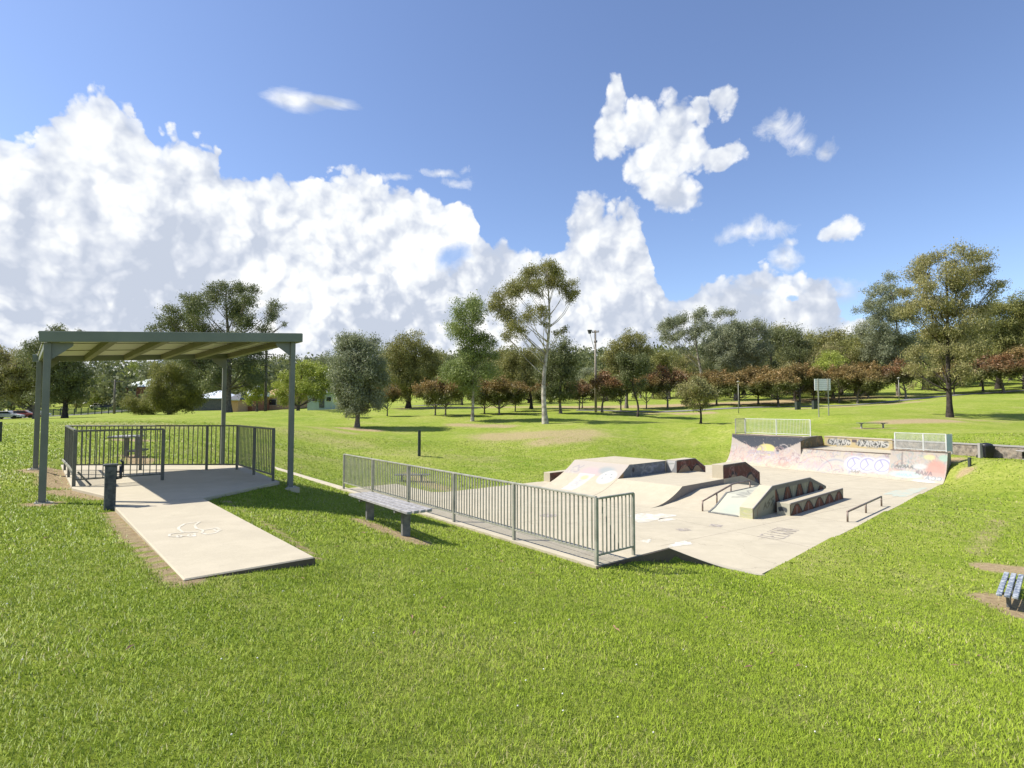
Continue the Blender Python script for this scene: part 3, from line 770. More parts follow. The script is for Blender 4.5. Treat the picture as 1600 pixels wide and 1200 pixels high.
# timber post with a drinking tap
b0 = atD(171, 797, 1.61); g = gz(b0[0], b0[1])
tp = thing('drinking_post', (b0[0], b0[1], g), 'dark square timber post with a small tap at the left edge of the path', 'drinking fountain')
MB().box((b0[0], b0[1], g - .15), .15, .15, .15 + .70, (AX, AY)).build('post', M['timber'], tp, bevel=.012)
MB().box((b0[0], b0[1], g + .70), .19, .17, .03, (AX, AY)).build('post_cap', M['timber'], tp, bevel=.006)
tm = MB(); tm.tube([(b0[0] + .08, b0[1] + .02, g + .60), (b0[0] + .15, b0[1] + .05, g + .60), (b0[0] + .16, b0[1] + .05, g + .74), (b0[0] + .12, b0[1] + .04, g + .79)], .017, 8)
tm.tube([(b0[0] + .08, b0[1] + .0, g + .5), (b0[0] + .14, b0[1] + .03, g + .5), (b0[0] + .14, b0[1] + .03, g + .7)], .022, 8)
tm.build('tap', M['black'], tp, smooth=True)

# ------------------------------------------------------------------ benches
def bench(L, seat_h, loc, ang, label, slat_mat, leg_mat, width=.42, nslat=3, inset=.24, leg_w=.13, group='backless plank benches round the skate park', zs=None):
    g = zs if zs is not None else gz(loc[0], loc[1])
    th = thing('park_bench', (loc[0], loc[1], g), label, 'bench', group)
    ax = (math.cos(ang), math.sin(ang))
    def P(a, b, z): return (loc[0] + a * ax[0] - b * ax[1], loc[1] + a * ax[1] + b * ax[0], g + z)
    sw = (width - .03 * (nslat - 1)) / nslat
    m = MB()
    for i in range(nslat):
        b = -width / 2 + sw / 2 + i * (sw + .03)
        m.bar(P(-L / 2, b, seat_h - .022), P(L / 2, b, seat_h - .022), sw, .044)
    m.build('seat', slat_mat, th, bevel=.006)
    for s in (-1, 1):
        a = s * (L / 2 - inset * L)
        gl = gz(P(a, 0, 0)[0], P(a, 0, 0)[1]) - g
        m = MB().box(P(a, 0, min(gl, 0) - .25), .07 if leg_w > .1 else .06, leg_w, seat_h - .09 - min(gl, 0) + .25, ax)
        lg = m.build('leg', leg_mat, th, bevel=.006)
        MB().box(P(a, 0, seat_h - .09), .06, width * .94, .045, ax).build('cross_piece', leg_mat, lg, bevel=.004)
    return th
# near bench: seat surface 1.6 m below eye level
nl, nr, fl_ = atD(641.5, 801, 1.60), atD(670, 794, 1.60), atD(548.5, 771.8, 1.60)
wv = (nr[0] - nl[0], nr[1] - nl[1]); lv = (fl_[0] - nl[0], fl_[1] - nl[1])
c = (nl[0] + wv[0] / 2 + lv[0] / 2, nl[1] + wv[1] / 2 + lv[1] / 2)
g = gz(*c)
bench(math.hypot(*lv), .41, c, math.atan2(lv[1], lv[0]), 'weathered grey plank bench on the lawn in front of the long railing', M['plank'], M['leg_dark'], width=math.hypot(*wv), nslat=4, inset=.2, leg_w=.14, zs=EYE - 1.60 - .41)
# right-hand bench
Dq = 3.40
nl, nr, fl_ = atD(1556, 927, Dq), atD(1591, 933, Dq), atD(1569, 893, Dq)
c = ((nr[0] + nl[0]) / 2 + (fl_[0] - nl[0]) / 2, (nr[1] + nl[1]) / 2 + (fl_[1] - nl[1]) / 2)
L_ = math.hypot(fl_[0] - nl[0], fl_[1] - nl[1])
bench(L_, .33, c, math.atan2(fl_[1] - nl[1], fl_[0] - nl[0]), 'bench with chipped blue and white slats at the right edge of the lawn', M['bench_paint'], M['leg_dark'], width=math.hypot(nr[0] - nl[0], nr[1] - nl[1]), inset=.18, leg_w=.07, zs=EYE - Dq - .33)
p = atD(644, 752, 3.66)
bench(1.75, .36, p, .02, 'small dark bench on the grass seen through the long railing', M['leg_dark'], M['leg_dark'], inset=.22)
p = atY(1363, 671, 40.8)
bench(2.1, .42, p, .0, 'dark bench on the upper lawn above the painted retaining wall', M['leg_dark'], M['plank'], inset=.12)

# little picnic set behind the railing
p = atD(196, 716, 1.47); g = gz(p[0], p[1])
pt = thing('picnic_table', (p[0], p[1], g), 'small grey picnic table standing on the lawn behind the slab railing', 'table')
MB().box((p[0], p[1], g + .58), .58, .9, .05, (1, .2)).build('table_top', M['plank'], pt, bevel=.006)
MB().box((p[0] + .02, p[1], g - .1), .10, .12, .68, (1, .2)).build('leg', M['leg_dark'], pt)
MB().box((p[0] + .42, p[1] - .1, g + .18), .26, .8, .05, (1, .2)).build('seat', M['leg_dark'], pt)
MB().box((p[0] + .42, p[1] - .1, g - .1), .08, .1, .28, (1, .2)).build('seat_leg', M['leg_dark'], pt)
def stump(px, py, D, h, w, label, mat=M['timber'], name='timber_post', cat='post', d=None):
    p = atY(px, py, d) if d else atD(px, py, D)
    g = gz(p[0], p[1])
    o = MB().box((p[0], p[1], g - .2), w, w, h + .2, (1, .3)).build(name, mat, bevel=.01)
    return tag(o, label, cat)
stump(215, 719, 1.49, .62, .13, 'short square grey post beside the picnic table behind the railing', M['leg_dark'])
stump(655, 711, 2.95, 1.62, .17, 'tall dark post standing alone in the open lawn beyond the long railing', M['dark_post'])
stump(1515, 726, 3.0, .42, .11, 'short dark post in the grass right of the quarter pipe', M['dark_post'], d=27.0)
stump(-2, 690, 1.3, .8, .14, 'dark post at the left edge of the lawn by the car park', M['dark_post'])

# ------------------------------------------------------------------ skate park: floor, roll-in deck, long railing
fb = MB(); fb.prism(FLOOR_XY, FLOOR - .35, FLOOR)
fl = fb.build('skate_park_floor', M['concrete']); tag(fl, 'pale concrete floor of the sunken skate park', kind='structure')
# deck and bank as one solid, profile in p, extruded along q
def prof_bank():
    P = [(-.02, DECK - .6), (-.02, DECK), (1.9, DECK)]
    for i in range(1, 15):
        p = 1.9 + 3.52 * i / 14; P.append((p, FLOOR + float(BANKH(p)) + (.004 if i < 14 else .003)))
    P += [(5.42, FLOOR - .4), (-.02, FLOOR - .4)]
    return P
P = prof_bank()
m = MB(); m.sweep([PQ(p, -.03, z) for p, z in P], [PQ(p, 10.92, z) for p, z in P])
bank = m.build('roll_in_bank', M['concrete']); tag(bank, 'low concrete deck and bank rolling down to the park floor below the long railing', 'skate ramp')
MB().sweep([PQ(p, -.055, z - .012) for p, z in P], [PQ(p, -.032, z - .012) for p, z in P]).build('side_wall', M['conc_dirt_shade'], bank)  # dark skirt: shade of the side facing off the sun painted in, with dirt stain
ks = MB(); ks.hexa([PQ(-.02, 10.95, DECK - .5), PQ(.24, 10.95, DECK - .5), PQ(.24, 20, DECK - .5), PQ(-.02, 20, DECK - .5)], [PQ(-.02, 10.95, DECK), PQ(.24, 10.95, DECK), PQ(.24, 20, DECK), PQ(-.02, 20, DECK)])
tag(ks.build('concrete_kerb', M['slab'], bevel=.01), 'narrow concrete kerb continuing left from the railing deck into the shelter shade', 'kerb')
fence = thing('long_railing', PQ(.06, .03, DECK), 'long galvanised vertical-bar railing along the near deck of the skate park', 'railing')
K0, K1 = PQ(.05, .02, DECK), PQ(.06, 10.88, DECK)
railing(fence, (K0, K1), 1.09, 105, M['galv'], .055, low=.2, mids=(.2, .4, .6, .8), bar_w=.02, drop=.02)
R0, R1 = PQ(.10, .02, DECK), PQ(1.0, .04, DECK)
railing(fence, (R0, R1), 1.07, 9, M['galv'], .05, low=.15, ends=(False, True), bar_w=.018)

# ---- painted surfaces: paint is stored as albedo on a fine mesh
def sdist(S, T, pts):
    d = np.full(S.shape, 1e9)
    for (a, b), (c_, e_) in zip(pts[:-1], pts[1:]): d = np.minimum(d, segdist(S, T, a, b, c_, e_))
    return d
class Paint:
    def __init__(s, S, T): s.S, s.T = S, T; s.c = np.zeros((len(S), 3)); s.a = np.zeros(len(S))
    def put(s, mask, col, al=1.0):
        w = np.clip(mask, 0, 1) * al
        s.c = np.where((s.a + w)[:, None] > 0, s.c * (1 - w[:, None]) + np.array(col) * w[:, None], s.c)
        s.c = np.where((s.a < .01)[:, None] & (w > 0)[:, None], np.array(col), s.c)
        s.a = np.maximum(s.a, w) if al > .99 else 1 - (1 - s.a) * (1 - w)
    def disc(s, x, y, rx, ry, col, al=1.0, soft=.2):
        d = np.hypot((s.S - x) / rx, (s.T - y) / ry); s.put((1 - d) / soft, col, al)
    def ring(s, x, y, r, w, col, al=1.0, ymin=-9):
        d = np.abs(np.hypot(s.S - x, (s.T - y)) - r); s.put((1.3 - d / (w / 2)) * (s.T > ymin), col, al)
    def line(s, pts, w, col, al=1.0): s.put(1.4 - sdist(s.S, s.T, pts) / (w / 2), col, al)
    def poly(s, pts, col, al=1.0): s.put(inside(pts, s.S, s.T).astype(float), col, al)
    def tagline(s, x, y, w, h, n, col, lw, seed, al=1.0, fill=None):
        r = np.random.default_rng(seed)
        for i in range(n):
            cx = x + w * (i + .5) / n; ww = w / n * .95
            k = r.integers(0, 5); j = lambda a=.12: r.uniform(-a, a) * h
            if fill is not None: s.disc(cx, y + h / 2, ww * .75, h * .66, fill, al, .3)
            if k == 0: pts = [(cx - ww * .4, y + j()), (cx - ww * .3, y + h + j()), (cx + ww * .3, y + h * .6), (cx - ww * .2, y + h * .45), (cx + ww * .45, y + j())]
            elif k == 1: pts = [(cx + ww * .4, y + h + j()), (cx - ww * .4, y + h * .7 + j()), (cx + ww * .35, y + h * .4 + j()), (cx - ww * .4, y + j())]
            elif k == 2: pts = [(cx + ww * .4 * math.cos(t), y + h / 2 + h * .5 * math.sin(t)) for t in np.linspace(.4, 5.6, 8)]
            elif k == 3: pts = [(cx - ww * .45, y + h), (cx - ww * .1, y), (cx + ww * .15, y + h * .8), (cx + ww * .45, y + j())]
            else: pts = [(cx - ww * .4, y + j()), (cx + j(), y + h), (cx + ww * .4, y + j()), (cx + ww * .2, y + h * .4), (cx - ww * .25, y + h * .4)]
            s.line(pts, lw, col, al)
    def swirls(s, x0, x1, y0, y1, n, cols, lw, seed, al=.5):
        r = np.random.default_rng(seed)
        for i in range(n):
            x, y = r.uniform(x0, x1), r.uniform(y0, y1); a0 = r.uniform(0, 6.28); R = r.uniform(.1, .45); sp_ = r.uniform(1.5, 4)
            pts = [(x + R * (1 - .6 * t) * math.cos(a0 + sp_ * t), y + R * (1 - .6 * t) * math.sin(a0 + sp_ * t)) for t in np.linspace(0, 1, 7)]
            s.line(pts, lw * r.uniform(.6, 1.5), cols[r.integers(0, len(cols))], al * r.uniform(.6, 1))
def painted(name, fn, su, tv, ns, nt, paintfn, parent, mat='conc_painted'):
    S, T = np.meshgrid(np.linspace(0, su, ns), np.linspace(0, tv, nt)); S = S.ravel(); T = T.ravel()
    V = fn(S, T); pp = Paint(S, T); paintfn(pp)
    i = np.arange(ns * nt).reshape(nt, ns)
    F = np.stack([i[:-1, :-1], i[:-1, 1:], i[1:, 1:], i[1:, :-1]], -1).reshape(-1, 4)
    return npmesh(name, V, F, M[mat], parent, attrs={'paint': ('FLOAT_COLOR', pp.c), 'amount': ('FLOAT', pp.a)})
def vplane(A, B, h0a, h0b, h1a, h1b, off=.004):
    """vertical face from plan point A to B, bottom/top heights at each end; off pushes it out on the right-hand side"""
    A = np.array(A[:2]); B = np.array(B[:2]); L = np.linalg.norm(B - A); d = (B - A) / L; nrm = np.array([d[1], -d[0]])
    def fn(S, T):
        t = S / L; lo = h0a + (h0b - h0a) * t; hi = h1a + (h1b - h1a) * t
        P_ = A[None] + d[None] * S[:, None] + nrm[None] * off
        return np.c_[P_, lo + (hi - lo) * T]
    return fn, L
def grid_h(A, B, prof_lo, prof_hi, off=.004):
    A = np.array(A[:2]); B = np.array(B[:2]); L = np.linalg.norm(B - A); d = (B - A) / L; nrm = np.array([d[1], -d[0]])
    def fn(S, T):
        lo = np.interp(S, *prof_lo); hi = np.interp(S, *prof_hi)
        P_ = A[None] + d[None] * S[:, None] + nrm[None] * off
        return np.c_[P_, lo + (hi - lo) * T]
    return fn, L

# ---- quarter pipe wall: tall left section, lower middle, right section
def qp_section(name, B0, B1, h, run, deck, label, paintfn, ns, end_dark=True):
    th = thing(name, (B0[0], B0[1], FLOOR), label, 'quarter pipe')
    RR = 2.25; th_m = math.acos(1 - h / RR); KR = .52; run = KR * RR * math.sin(th_m)
    prof = [(KR * RR * math.sin(a), RR * (1 - math.cos(a))) for a in np.linspace(0, th_m, 15)]
    P = prof + [(run + deck, h), (run + deck, -.3), (0, -.3)]
    m = MB(); m.sweep([out(B0, u, FLOOR + z) for u, z in P], [out(B1, u, FLOOR + z) for u, z in P])
    m.build('body', M['conc_side'], th)
    A = np.array(B0); B = np.array(B1); L = np.linalg.norm(B - A); d = (B - A) / L
    aL = np.linspace(0, th_m, 60); us = KR * RR * np.sin(aL); zz = RR * (1 - np.cos(aL))
    arc = np.r_[0, np.cumsum(np.hypot(np.diff(us), np.diff(zz)))]
    nr = np.c_[-np.gradient(zz), np.gradient(us)]; nr /= np.linalg.norm(nr, axis=1)[:, None]
    def fn(S, T):
        u = np.interp(T, arc, us); z = np.interp(T, arc, zz); nu = np.interp(T, arc, nr[:, 0]); nz = np.interp(T, arc, nr[:, 1])
        u = u + nu * .006; z = z + nz * .006
        return np.c_[A[0] + d[0] * S + AX * u, A[1] + d[1] * S + AY * u, FLOOR + z]
    # S runs from B0; here B0 is the right-hand (near) end, B1 the left-hand end, seen from the floor
    painted('ramp_face', fn, L, arc[-1], ns, 44, lambda p: paintfn(p, L, arc[-1]), th)
    MB().tube([out(B0, run, FLOOR + h + .012), out(B1, run, FLOOR + h + .012)], .03, 8).build('coping', M['rail_steel'], th, smooth=True)
    tp_ = MB(); tp_.hexa([out(B0, run + .04, FLOOR + h + .002), out(B1, run + .04, FLOOR + h + .002), out(B1, run + deck, FLOOR + h + .002), out(B0, run + deck, FLOOR + h + .002)],
                         [out(B0, run + .04, FLOOR + h + .008), out(B1, run + .04, FLOOR + h + .008), out(B1, run + deck, FLOOR + h + .008), out(B0, run + deck, FLOOR + h + .008)])
    tp_.build('deck', M['slab'], th)
    return th
WHITE = (.56, .53, .5); PINK = (.56, .42, .38); RED = (.52, .27, .22); BLUE = (.2, .22, .4); NAVY = (.075, .085, .11); YEL = (.68, .6, .26); BLK = (.05, .05, .05); CYAN = (.5, .63, .6); GREY = (.3, .3, .31); BROWN = (.12, .05, .035); CREAM = (.42, .38, .24); MAUVE = (.42, .36, .42)
def paint_left(p, L, A):
    # S from right (near) to left
    p.put(np.clip((p.T - .45) / .5, 0, 1), (.50, .44, .43), .75)
    p.poly([(0, A), (L, A), (L, A * .93), (L * .86, A * .80), (L * .62, A * .62), (L * .33, A * .57), (L * .15, A * .74), (0, A * .9)], NAVY)
    p.disc(L * .47, A * .62, .68, .42, YEL, 1, .12)
    p.poly([(L * .2, A * .50), (L * .75, A * .50), (L * .7, A * .60), (L * .3, A * .60)], (.38, .37, .42), .9)
    p.swirls(0, L, .5, A * .66, 260, [PINK, (.36, .26, .28), (.62, .40, .36), (.62, .56, .55), (.44, .35, .37), (.6, .5, .42), (.45, .42, .5)], .045, 3, .85)
    p.swirls(0, L, .2, A * .35, 40, [PINK, (.6, .5, .36), RED], .07, 4, .4)
    p.disc(L * .22, .55, .75, .22, (.6, .36, .3), .6, .6)
def paint_mid(p, L, A):
    p.put(np.clip((p.T - .2) / .4, 0, 1), (.52, .48, .46), .5)
    p.swirls(0, L, .3, A, 300, [WHITE, (.34, .30, .34), (.6, .36, .34), (.30, .38, .48), (.25, .24, .24), (.6, .5, .5), (.5, .45, .55), (.62, .56, .46), (.4, .4, .46)], .04, 7, .8)
    # rainbow arch, s measured from the near end
    for r_, c in ((.95, WHITE), (.85, (.38, .4, .46)), (.75, WHITE), (.62, (.62, .55, .48)), (.42, (.6, .48, .42))): p.ring(L * .56, .35, r_, .12, c, .9, .3)
    p.disc(L * .80, .75, .9, .3, (.58, .42, .42), .5, .5); p.ring(L * .8, .2, 1.1, .05, (.45, .2, .25), .6, .5)
    # big white and violet lettering, three rounded capitals
    p.disc(L * .22, A * .60, 1.5, .5, WHITE, .9, .25)
    for k, cx in enumerate((.36, .22, .07)):
        x = L * cx; y = A * .60
        p.disc(x, y, .58, .5, (.66, .66, .7), 1, .15)
        p.ring(x, y, .36, .10, (.36, .36, .56), .9); p.line([(x + .12, y + .3), (x - .05, y), (x + .15, y - .3)], .09, (.36, .36, .56), .9)
        p.ring(x, y, .52, .05, (.45, .45, .62), .7)
    p.tagline(L * .28, .42, .5, .22, 3, (.25, .25, .2), .05, 5, .8)
    p.disc(L * .12, .3, 1.0, .22, (.62, .52, .36), .6, .5)
def paint_right(p, L, A):
    p.put(np.clip((p.T - .25) / .4, 0, 1), (.48, .43, .41), .7)
    p.swirls(0, L, .25, A, 190, [WHITE, (.30, .28, .30), (.58, .36, .30), (.28, .40, .40), (.6, .52, .5), (.45, .4, .42), (.6, .56, .44), (.4, .44, .5)], .045, 9, .75)
    p.disc(L * .17, A * .55, .5, .55, (.6, .33, .28), .85, .3); p.disc(L * .17, A * .33, .5, .3, (.52, .4, .36), .8, .3)
    p.disc(L * .05, A * .86, .28, .2, (.42, .6, .5), .8, .3); p.disc(L * .3, A * .86, .3, .16, (.68, .66, .36), .8, .3)
    p.disc(L * .67, A * .32, .85, .26, CYAN, .95, .3); p.tagline(L * .55, A * .27, .75, .16, 4, (.36, .55, .52), .05, 13, .8)
    p.disc(L * .32, A * .12, .6, .16, (.72, .74, .72), .9, .3)
    p.tagline(L * .56, A * .52, .85, .17, 5, (.16, .18, .18), .045, 14, .95)
    p.line([(L * .78, A * .95), (L * .78, A * .78), (L * .77, A * .62)], .08, (.22, .2, .2), .8)
    p.tagline(L * .22, A * .36, .75, .22, 4, (.22, .18, .2), .06, 15, .8); p.tagline(L * .04, A * .2, .75, .26, 3, (.25, .3, .34), .06, 16, .8, (.64, .64, .62))
    p.disc(L * .45, A * .6, .4, .18, (.62, .68, .68), .6, .4)
QH = {}
qr = qp_section('quarter_pipe', QPR, QPM, 1.47, 1.65, .55, 'right-hand end of the graffitied quarter pipe, below a pale mesh panel railing', paint_right, 110)
qm = qp_section('quarter_pipe', QPM, QPL, 1.24, 1.65, .4, 'lower middle stretch of the graffitied quarter pipe with a rainbow and bubble letters', paint_mid, 200)
ql = qp_section('quarter_pipe', QPL, QPE, 1.93, 1.75, 1.45, 'tall left end of the quarter pipe painted with a half sun under a navy sky', paint_left, 150)
for o in (qr, qm, ql): o['group'] = 'sections of the quarter pipe at the far side of the skate park'
# floor behind the middle section up to the retaining wall
dk = MB(); a0 = out(QPM, 1.04 + .4 + .01); a1 = out(QPL, 1.04 + .4 + .01)
wl = (WALL_L[0], WALL_L[1]); wr_ = lerp(wl, (WALL_R[0], WALL_R[1]), .42)
dk.prism([a0[:2], wr_, wl, a1[:2]], FLOOR + .5, FLOOR + 1.238)
tag(dk.build('upper_platform', M['slab']), 'raised concrete platform between the middle quarter pipe and the painted wall', kind='structure')
# wedge end of the tall section, dark graffitied side
RL = .52 * 2.25 * math.sin(math.acos(1 - 1.93 / 2.25))
DARKP = lambda p: (p.put(np.ones(len(p.S)), (.19, .15, .08)), p.swirls(.1, 1.4, .1, .9, 26, [(.3, .2, .08), (.2, .18, .08), (.4, .28, .14), (.15, .17, .14)], .09, 22, .9))
fn_s, L_s = vplane(out(QPL, RL - .25), out(QPL, RL + 1.45), FLOOR + .9, FLOOR + 1.25, FLOOR + 1.70, FLOOR + 1.92, .008)
painted('painted_side', fn_s, L_s, 1.0, 40, 20, DARKP, ql)
E0 = out(QPL, RL + 1.45); E1 = wl
wt = MB(); s_ = np.array([-(E1[1] - E0[1]), E1[0] - E0[0]]); s_ = s_ / np.linalg.norm(s_) * .35
LE = math.dist(E0[:2], E1[:2])
def wz(a): return FLOOR + np.interp(a, [0, 1.0, LE * .78, LE], [1.93, 1.93, 1.90, 1.27])
sta = [0.0, 1.0, LE * .78, LE]
def wp(a, side, z): t = a / LE; return (E0[0] + (E1[0] - E0[0]) * t + s_[0] * side, E0[1] + (E1[1] - E0[1]) * t + s_[1] * side, z)
A = [wp(a, 0, wz(a)) for a in sta] + [wp(LE, 0, FLOOR), wp(0, 0, FLOOR)]
B = [wp(a, 1, wz(a)) for a in sta] + [wp(LE, 1, FLOOR), wp(0, 1, FLOOR)]
wth = thing('concrete_wedge', (E0[0], E0[1], FLOOR), 'dark graffitied side wall stepping down from the tall quarter pipe to the painted wall', 'ledge')
MB().sweep(A, B).build('body', M['conc_side'], wth)
fn, L = grid_h(E0, E1, ([0, LE], [FLOOR + 1.25] * 2), (sta, [float(wz(a)) for a in sta]), .006)
painted('painted_side', fn, L, 1, 90, 20, lambda p: (p.put(np.ones(len(p.S)), (.19, .15, .08)), p.swirls(.6, LE - .6, .15, .85, 60, [(.3, .2, .08), (.2, .18, .08), (.4, .28, .14), (.15, .17, .14)], .09, 21, .9), p.put((p.S - LE * .86) / .1, (.5, .28, .09), .9)), wth)

# retaining wall: painted stretch then rubble stone
def walldir(t): return lerp(wl, (WALL_R[0], WALL_R[1]), t)
WT = EYE - 1.82
wn = np.array([-_d[1], _d[0]]) ; wn = wn if wn[1] > 0 else -wn
def wall_seg(name, t0, t1, z0, z1, mat, label, cat, thick=.48):
    a = walldir(t0); b = walldir(t1)
    th = thing(name, (a[0], a[1], z0), label, cat)
    q = [(a[0], a[1]), (b[0], b[1]), (b[0] + wn[0] * thick, b[1] + wn[1] * thick), (a[0] + wn[0] * thick, a[1] + wn[1] * thick)]
    MB().prism(q, z0 - .3, z1).build('body', mat, th)
    cpq = [(a[0] - wn[0] * .03, a[1] - wn[1] * .03), (b[0] - wn[0] * .03, b[1] - wn[1] * .03), (b[0] + wn[0] * (thick + .03), b[1] + wn[1] * (thick + .03)), (a[0] + wn[0] * (thick + .03), a[1] + wn[1] * (thick + .03))]
    MB().prism(cpq, z1 + .002, z1 + .06).build('wall_cap', M['conc_grey'] if cat == 'wall' and name == 'stone_wall' else M['slab'], th)
    return th, a, b
TP = .415
pw_, a, b = wall_seg('painted_wall', 0, TP, FLOOR + 1.2, WT - .06, M['slab'], 'cream-painted retaining wall with black and white graffiti behind the quarter pipe', 'wall')
fn, L = vplane(a, b, FLOOR + 1.245, FLOOR + 1.245, WT - .062, WT - .062)
def paint_wall(p):
    p.put(np.ones(len(p.S)), (.58, .48, .27)); Lw = L
    for x0, w, sd in ((Lw * .06, Lw * .35, 31), (Lw * .52, Lw * .42, 32)):
        for i in range(6): p.disc(x0 + w * (i + .5) / 6, .5, w / 6 * .85, .38, (.62, .61, .56), .95, .3)
        p.swirls(x0, x0 + w, .2, .85, 26, [(.25, .26, .26), (.4, .42, .44)], .10, sd + 5, .8)
        p.tagline(x0, .22, w, .58, 6, (.06, .07, .07), .10, sd, .95)
        p.tagline(x0 + .1, .3, w - .2, .5, 5, (.66, .66, .64), .06, sd + 9, .95)
    p.poly([(Lw * .43, .55), (Lw * .505, .55), (Lw * .505, .88), (Lw * .43, .88)], (.14, .12, .12))
fn_ = fn
def fn2(S, T): return fn_(S, T)
painted('painted_face', fn2, L, 1.0, 150, 22, paint_wall, pw_)
sw_, a, b = wall_seg('stone_wall', TP + .002, 1.9, FLOOR + .75, WT - .08, M['stone'], 'low rubble stone wall with a concrete cap running off to the right', 'wall')

# pale mesh panel railings on the quarter pipe
def mesh_rail(th, a, b, h, n, mat=M['galv_pale'], mid=None):
    L = math.dist(a, b); ax = ((b[0] - a[0]) / L, (b[1] - a[1]) / L)
    for t in [0] + ([mid] if mid else []) + [1]:
        c = lerp(a, b, t); MB().box((c[0], c[1], c[2] - .05), .05, .05, h + .05, ax).build('post', mat, th)
    for z, nm in ((h, 'top_rail'), (.10, 'bottom_rail')):
        MB().bar((a[0], a[1], a[2] + z), (b[0], b[1], b[2] + z), .035, .035).build(nm, mat, th)
    m = MB()
    for i in range(1, n):
        c = lerp(a, b, i / n); m.box((c[0], c[1], c[2] + .1), .014, .014, h - .1, ax)
    m.build('bar_panel', mat, th)
zt = FLOOR + 1.93; c0 = out(QPE, RL + .12, zt); c1 = out(QPE, RL + 1.35, zt)
c0 = lerp(c0, out(QPL, RL + .12, zt), .04); c1 = lerp(c1, out(QPL, RL + 1.35, zt), .04); c2 = lerp(out(QPE, RL + 1.35, zt), out(QPL, RL + 1.35, zt), .98)
mr = thing('deck_railing', c0, 'pale mesh-like railing on top of the tall left quarter pipe', 'railing', 'pale deck railings on the quarter pipe')
mesh_rail(mr, c0, c1, 1.05, 14, M['galv']); mesh_rail(mr, lerp(c1, c2, .01), c2, 1.05, 46, mid=.5)
zt = FLOOR + 1.47; d0 = lerp(out(QPR, 1.22, zt), out(QPM, 1.22, zt), .03); d1 = lerp(out(QPR, 1.22, zt), out(QPM, 1.22, zt), .93)
mr2 = thing('deck_railing', d0, 'pale mesh-like railing on the right end of the quarter pipe by the stone wall', 'railing', 'pale deck railings on the quarter pipe')
mesh_rail(mr2, d1, d0, .93, 44, mid=.57)
pl = MB(); pl.bar((d0[0], d0[1], zt + .5), (d0[0] + .36, d0[1] + .12, zt + .5), .03, .86); pl.build('end_panel', M['blue_wall'], mr2)
MB().box((d0[0] + .38, d0[1] + .13, zt - .05), .05, .05, .99, (1, .3)).build('post', M['galv_pale'], mr2)
# extend the deck under the end panel
ex = MB(); e0 = out(QPR, 1.62, 0)

# black litter bin against the stone wall, with a rounded hood
bp = walldir(0.80); bx, by = bp[0] - wn[0] * .35, bp[1] - wn[1] * .35
tgt = atY(1537, 712, by); bx = tgt[0]
# keep it on the wall side: intersect the sight column with a line 0.4 m before the wall
k = (1538 - 800) / FPX
a_ = np.array(wl) - wn * .42; t_ = (k * a_[1] - a_[0]) / (_d[0] - k * _d[1]); bx, by = a_ + _d * t_
g = gz(bx, by)
bn = thing('litter_bin', (bx, by, g), 'black wheeled bin leaning against the stone wall right of the quarter pipe', 'bin')
m = MB(); 
for z0, r0_, z1, r1_ in ((.04, .19, .62, .26),):
    m.hexa([(bx - r0_, by - r0_, g + z0), (bx + r0_, by - r0_, g + z0), (bx + r0_, by + r0_, g + z0), (bx - r0_, by + r0_, g + z0)], [(bx - r1_, by - r1_, g + z1), (bx + r1_, by - r1_, g + z1), (bx + r1_, by + r1_, g + z1), (bx - r1_, by + r1_, g + z1)])
m.build('body', M['black'], bn, bevel=.02)
m = MB(); m.ball((bx, by, g + .63), .29, .29, .14, 12, 6); m.build('lid', M['black'], bn, smooth=True)
for wx_ in (-.29, .25): MB().tube([(bx + wx_, by + .2, g + .06), (bx + wx_ + .04, by + .2, g + .06)], .09, 12).build('wheel', M['tyre'], bn)
m = MB().box((bx - .3, by, g), .16, .14, .75); m.build('bin_post', M['conc_grey'], bn)
a2 = np.array(wl) - wn * .3; k = (1597 - 800) / FPX; t_ = (k * a2[1] - a2[0]) / (_d[0] - k * _d[1]); qx, qy = a2 + _d * t_; g = gz(qx, qy)
bt = thing('bubbler', (qx, qy, g), 'dark low drinking bubbler by the stone wall at the right edge', 'drinking fountain')
MB().box((qx, qy, g - .1), .12, .12, .5).build('pedestal', M['black'], bt); MB().box((qx, qy, g + .4), .5, .4, .06).build('basin', M['conc_grey'], bt, bevel=.02)
MB().tube([(qx - .1, qy, g + .02), (qx + .18, qy - .1, g + .02)], .05, 8).build('drain_pipe', M['galv'], bt)
# ------------------------------------------------------------------ skate park obstacles (funbox frame u,v,h)
def fsweep(prof, v0, v1, u_slope=0.0):
    return MB().sweep([FB(u, v0, z) for u, z in prof], [FB(u, v1, z) for u, z in prof])
def face_fn(v, us, lo, hi, off):
    """vertical painted face at v along +u; off in v"""
    def fn(S, T):
        l = np.interp(S, us, lo); h = np.interp(S, us, hi); z = l + (h - l) * T
        u = us[0] + S * 0 + S; vv = v + off
        p = 11.2 + u * FC - vv * FS; q = 3.37 + u * FS + vv * FC
        return np.c_[FX + p * AX - q * AY, FY + p * AY + q * AX, FLOOR + z]
    return fn
def pface(name, v, u0, u1, us, lo, hi, off, paintfn, parent, ns=90, nt=18):
    def fn(S, T):
        f = face_fn(v, [0], [0], [0], off)
        u = u0 + S; l = np.interp(u, us, lo); h = np.interp(u, us, hi); z = l + (h - l) * T
        vv = v + off; p = 11.2 + u * FC - vv * FS; q = 3.37 + u * FS + vv * FC
        return np.c_[FX + p * AX - q * AY, FY + p * AY + q * AX, FLOOR + z]
    return painted(name, fn, u1 - u0, 1.0, ns, nt, paintfn, parent)
